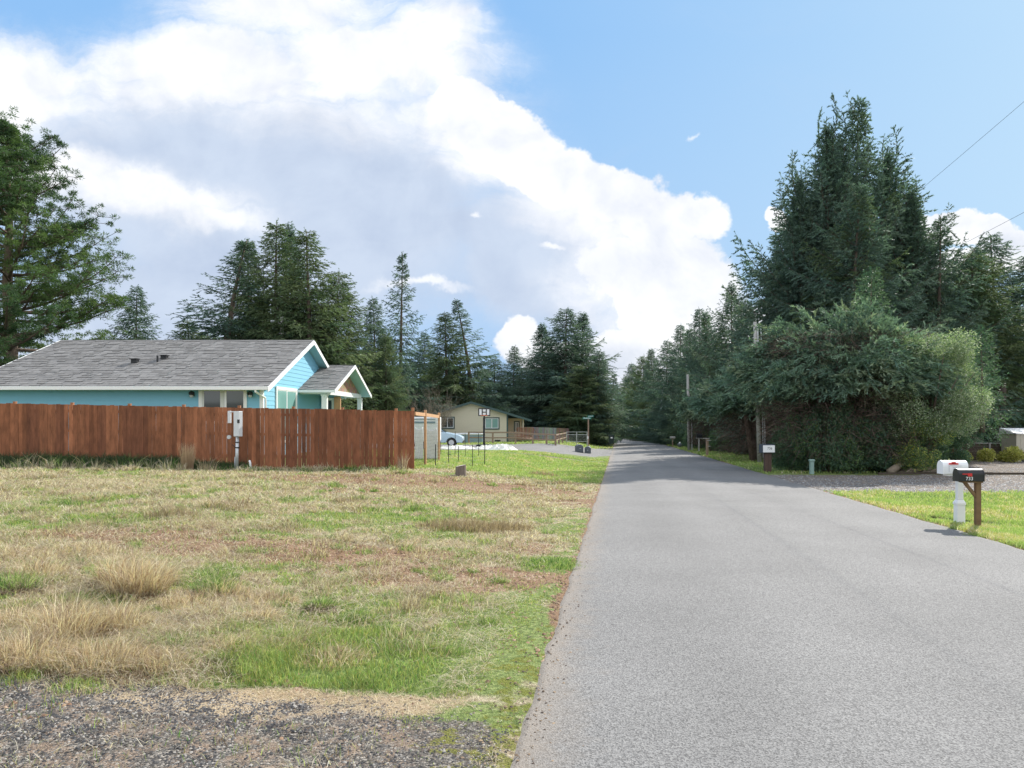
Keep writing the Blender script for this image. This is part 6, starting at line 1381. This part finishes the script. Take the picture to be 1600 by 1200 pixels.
# ------------------------------------------------------------------ right hand yard
def right_yard():
    y = 30.7; X_ = PX(1256, y); t = thing('utility_marker', 'pale green utility marker post before the dark bushes', 'marker', (X_, 29.9, gz(X_, 29.9))); b = MB(); b.box((0, 0, .26), (.15, .15, .56)); b.build('post', M['pale_green'], t, bevel=.01); b = MB(); b.box((0, 0, .57), (.21, .2, .10)); b.build('cap', M['pale_green'], t, bevel=.03)
    y = 43.5; xa, xb = PX(1492, y), PX(1566, y); t = thing('low_wood_fence', 'low dark wood fence section with a pale top rail behind the golden shrubs', 'fence', ((xa + xb) / 2, y, gz((xa + xb) / 2, y))); O = Vector(t.location); b = MB(); zt = topz(693, y)
    zb = topz(721, y)
    for i in range(7): b.box(Vector(((xa + xb) / 2, y, zb + (zt - zb) * (i + .5) / 7)) - O, (xb - xa, .03, (zt - zb) / 7 - .012))
    b.build('boards', M['darkwood'], t); r = MB(); r.box(Vector(((xa + xb) / 2, y, zt + .02)) - O, (xb - xa + .1, .12, .04)); r.build('top_rail', M['pole'], t)
    for px in (1493, 1500.5, 1545, 1565): p = MB(); X_ = PX(px, y); p.box(Vector((X_, y - .07, (zt + zb) / 2)) - O, (.08, .08, zt - zb + .1)); p.build('post', M['pole' if px > 1494 else 'darkwood'], t)
    G = bush(61, .5, .45, .75, 2600, .075, GD, 6, .0)
    for px, y, s, lb in ((1508, 41.5, .8, 'small golden green shrub left of the three before the low wood fence'), (1541, 41.6, 1.0, 'golden green shrub with a spiky top in the middle before the low wood fence'), (1583, 41.2, 1.15, 'round golden shrub at the right end of the low wood fence'), (1568, 41.8, .75, 'small yellow shrub tucked beside the right round one')):
        place_bush('golden_shrub', G, lb, 'shrub', PX(px, y), y, (s, s, s), px, 'golden shrubs before the low wood fence')
    P_ = bush(62, 1.0, .8, 1.5, 5000, .11, [(.30, .34, .28), (.42, .45, .38), (.20, .25, .20), (.12, .18, .12)], 6, .0)
    for px, y, s, lb in ((1516, 47, .9, 'pale silvery shrub behind the left part of the low wood fence'), (1576, 46.5, 1.1, 'pale silvery shrub right of the thick dark trunk'), (1540, 48, .6, 'small pale shrub at the foot of the thick dark trunk')):
        place_bush('silver_shrub', P_, lb, 'shrub', PX(px, y), y, (s, s, s), px, 'pale silvery shrubs behind the low wood fence')
    L = bush(63, .45, .4, .5, 1500, .10, [(.3, .36, .2), (.5, .52, .42), (.12, .2, .07)], 5)
    place_bush('flowering_shrub', L, 'small pale flowered shrub at the gravel edge by the leafy bush', 'shrub', PX(1466, 34), 34, (1, 1, 1.1), 0); place_bush('flowering_shrub', L, 'small tan leaved shrub beside the leaning log', 'shrub', PX(1437, 32.2), 30.4, (.8, .8, 1), 1)
    # thick dark trunk
    y = 50; X_ = PX(1561, y); place_tree('spruce_tree', SP['d'][0], 'dark spruce spreading its limbs over the slate house roof', 'tree', (X_ + .6, y + 4, gz(X_, y) + 2.6), (1.0, 1.0, .62), 1.0, 'tall spruce clump on the right')
    t = MB(); t.tube([(0, 0, -.2), (.05, 0, 2), (.15, 0, 5)], [.5, .36, .3], 12, (.07, .055, .045)); r_ = thing('bare_tree', 'thick dark bare tree trunk behind the low wood fence', 'tree', (X_, y, gz(X_, y))); o = t.build('trunk', M['bark'], r_, smooth=True)
    # slate house
    y = 58; xa, xb = PX(1455, y), PX(1690, y); zb = topz(700, y); t = thing('slate_house', 'low dark slate house behind the trees at the right', 'house', ((xa + xb) / 2, y, zb)); O = Vector(t.location); ze = topz(668, y); w = MB(); w.b2(xa, xb, y + .5, y + 8, zb - .5, ze); w.v = [tuple(Vector(v) - O) for v in w.v]; w.build('wall', M['slate'], t)
    r = MB(); slab(r, (xa - .4, y, ze), (xb + .4, y, ze), (xa - .4, y + 4.2, ze + .9), (xb + .4, y + 4.2, ze + .9), .15); slab(r, (xa - .4, y + 8.5, ze), (xb + .4, y + 8.5, ze), (xa - .4, y + 4.2, ze + .9), (xb + .4, y + 4.2, ze + .9), .149); r.v = [tuple(Vector(v) - O) for v in r.v]; r.build('roof', M['slateroof'], t)
    g = MB(); g.b2(xa - .4, xb + .4, y - .1, y - .01, ze - .14, ze - .02); g.v = [tuple(Vector(v) - O) for v in g.v]; g.build('gutter', M['galv'], t)
    for px in (1500, 1528): f = MB(); X_ = PX(px, y); f.b2(X_ - .45, X_ + .45, y + .45, y + .49, topz(683, y), topz(671, y)); f.v = [tuple(Vector(v) - O) for v in f.v]; o = f.build('window', M['plastic_w'], t); q = MB(); q.b2(X_ - .36, X_ + .36, y + .42, y + .44, topz(681.5, y), topz(672.5, y)); q.v = [tuple(Vector(v) - O) for v in q.v]; q.build('pane', M['glass'], o)
    # beige shed
    y = 42; xa = PX(1588, y); t = thing('beige_shed', 'small beige shed with a pale lid roof cut by the right edge', 'shed', (xa + .8, y, gz(xa, y))); z0 = topz(712, y) - gz(xa, y); zt = topz(677, y) - gz(xa, y)
    b = MB(); b.b2(-.8, .9, 0, 1.3, -.1, zt); b.build('wall', M['beige'], t, bevel=.02); b = MB(); b.add([(-.85, -.08, zt), (.95, -.08, zt), (.95, 1.4, zt + .28), (-.85, 1.4, zt + .28), (-.85, -.08, zt - .05), (.95, -.08, zt - .05), (.95, 1.4, zt - .05), (-.85, 1.4, zt - .05)], [(0, 1, 2, 3), (4, 7, 6, 5), (0, 4, 5, 1), (1, 5, 6, 2), (2, 6, 7, 3), (3, 7, 4, 0)]); b.build('roof', M['plastic_w'], t)
    b = MB(); b.b2(-.5, -.35, -.02, .0, -.05, .55); b.build('opening', M['black'], t); b = MB(); 
    for i in range(7): b.b2(-.8 + i * .25, -.78 + i * .25, -.012, .0, 0, zt - .06)
    b.build('battens', M['beige'], t)
    # orange marker
    y = 38; X_ = PX(1490, y); t = thing('orange_marker', 'orange triangular marker on a thin stake by the low wood fence', 'marker', (X_, y, gz(X_, y))); b = MB(); b.tube([(0, 0, -.1), (0, 0, .75)], .01, 6); b.build('stake', M['black'], t); zt = topz(698, y) - gz(X_, y); b = MB(); b.prism([(-.13, zt - .35), (.15, zt - .35), (.02, zt)], -.01, .01, 'y'); b.build('triangle', M['orange'], t)
    # timber edging and log
    xa, xb = PX(1372, 29.4), 24.5; b = MB(); x = xa
    while x < xb: x2 = min(x + 2.4, xb); b.bar((x - xa, (x - xa) * -.03, gz(x, 29.4 - (x - xa) * .03) - gz(xa, 29.4) + .05), (x2 - .02 - xa, (x2 - xa) * -.03, gz(x2, 29.4 - (x2 - xa) * .03) - gz(xa, 29.4) + .05), .10, .09); x = x2
    o = b.build('timber_edging', M['darkwood'], None, bevel=.008); o.location = (xa, 29.4, gz(xa, 29.4)); tag(o, 'long dark timber edging between the two gravel levels', 'edging')
    l = MB(); l.tube([(-.6, 0, .05), (-.2, .1, .30), (.35, .3, .62), (.75, .5, 1.05)], [.16, .15, .12, .06], 10); l.tube([(.1, .2, .45), (.5, -.1, .55), (.8, -.2, .5)], [.06, .04, .015], 6)
    X_ = PX(1412, 29.9); o = l.build('leaning_log', M['log'], None, smooth=True); o.location = (X_, 29.9, gz(X_, 29.9)); tag(o, 'bleached brown log leaning in the bushes at the gravel edge', 'log')
    g = np.random.default_rng(5); l = MB()
    for i in range(38): a = g.uniform(-.5, .5); L_ = g.uniform(.3, 1.1); px_, py_ = g.uniform(-.9, .9), g.uniform(-.5, .5); l.tube([(px_, py_, .04), (px_ + L_ * .5 * math.cos(a), py_ + L_ * .5 * math.sin(a), .10 + g.random() * .2), (px_ + L_ * math.cos(a), py_ + L_ * math.sin(a), .05 + g.random() * .15)], [.02, .018, .01], 5)
    X_ = PX(1425, 30.4); o = l.build('brush_pile', M['log'], None); o.location = (X_, 29.75, gz(X_, 29.75)); tag(o, 'low pile of pale dead branches below the leaning log', 'branches', kind='stuff')
right_yard()
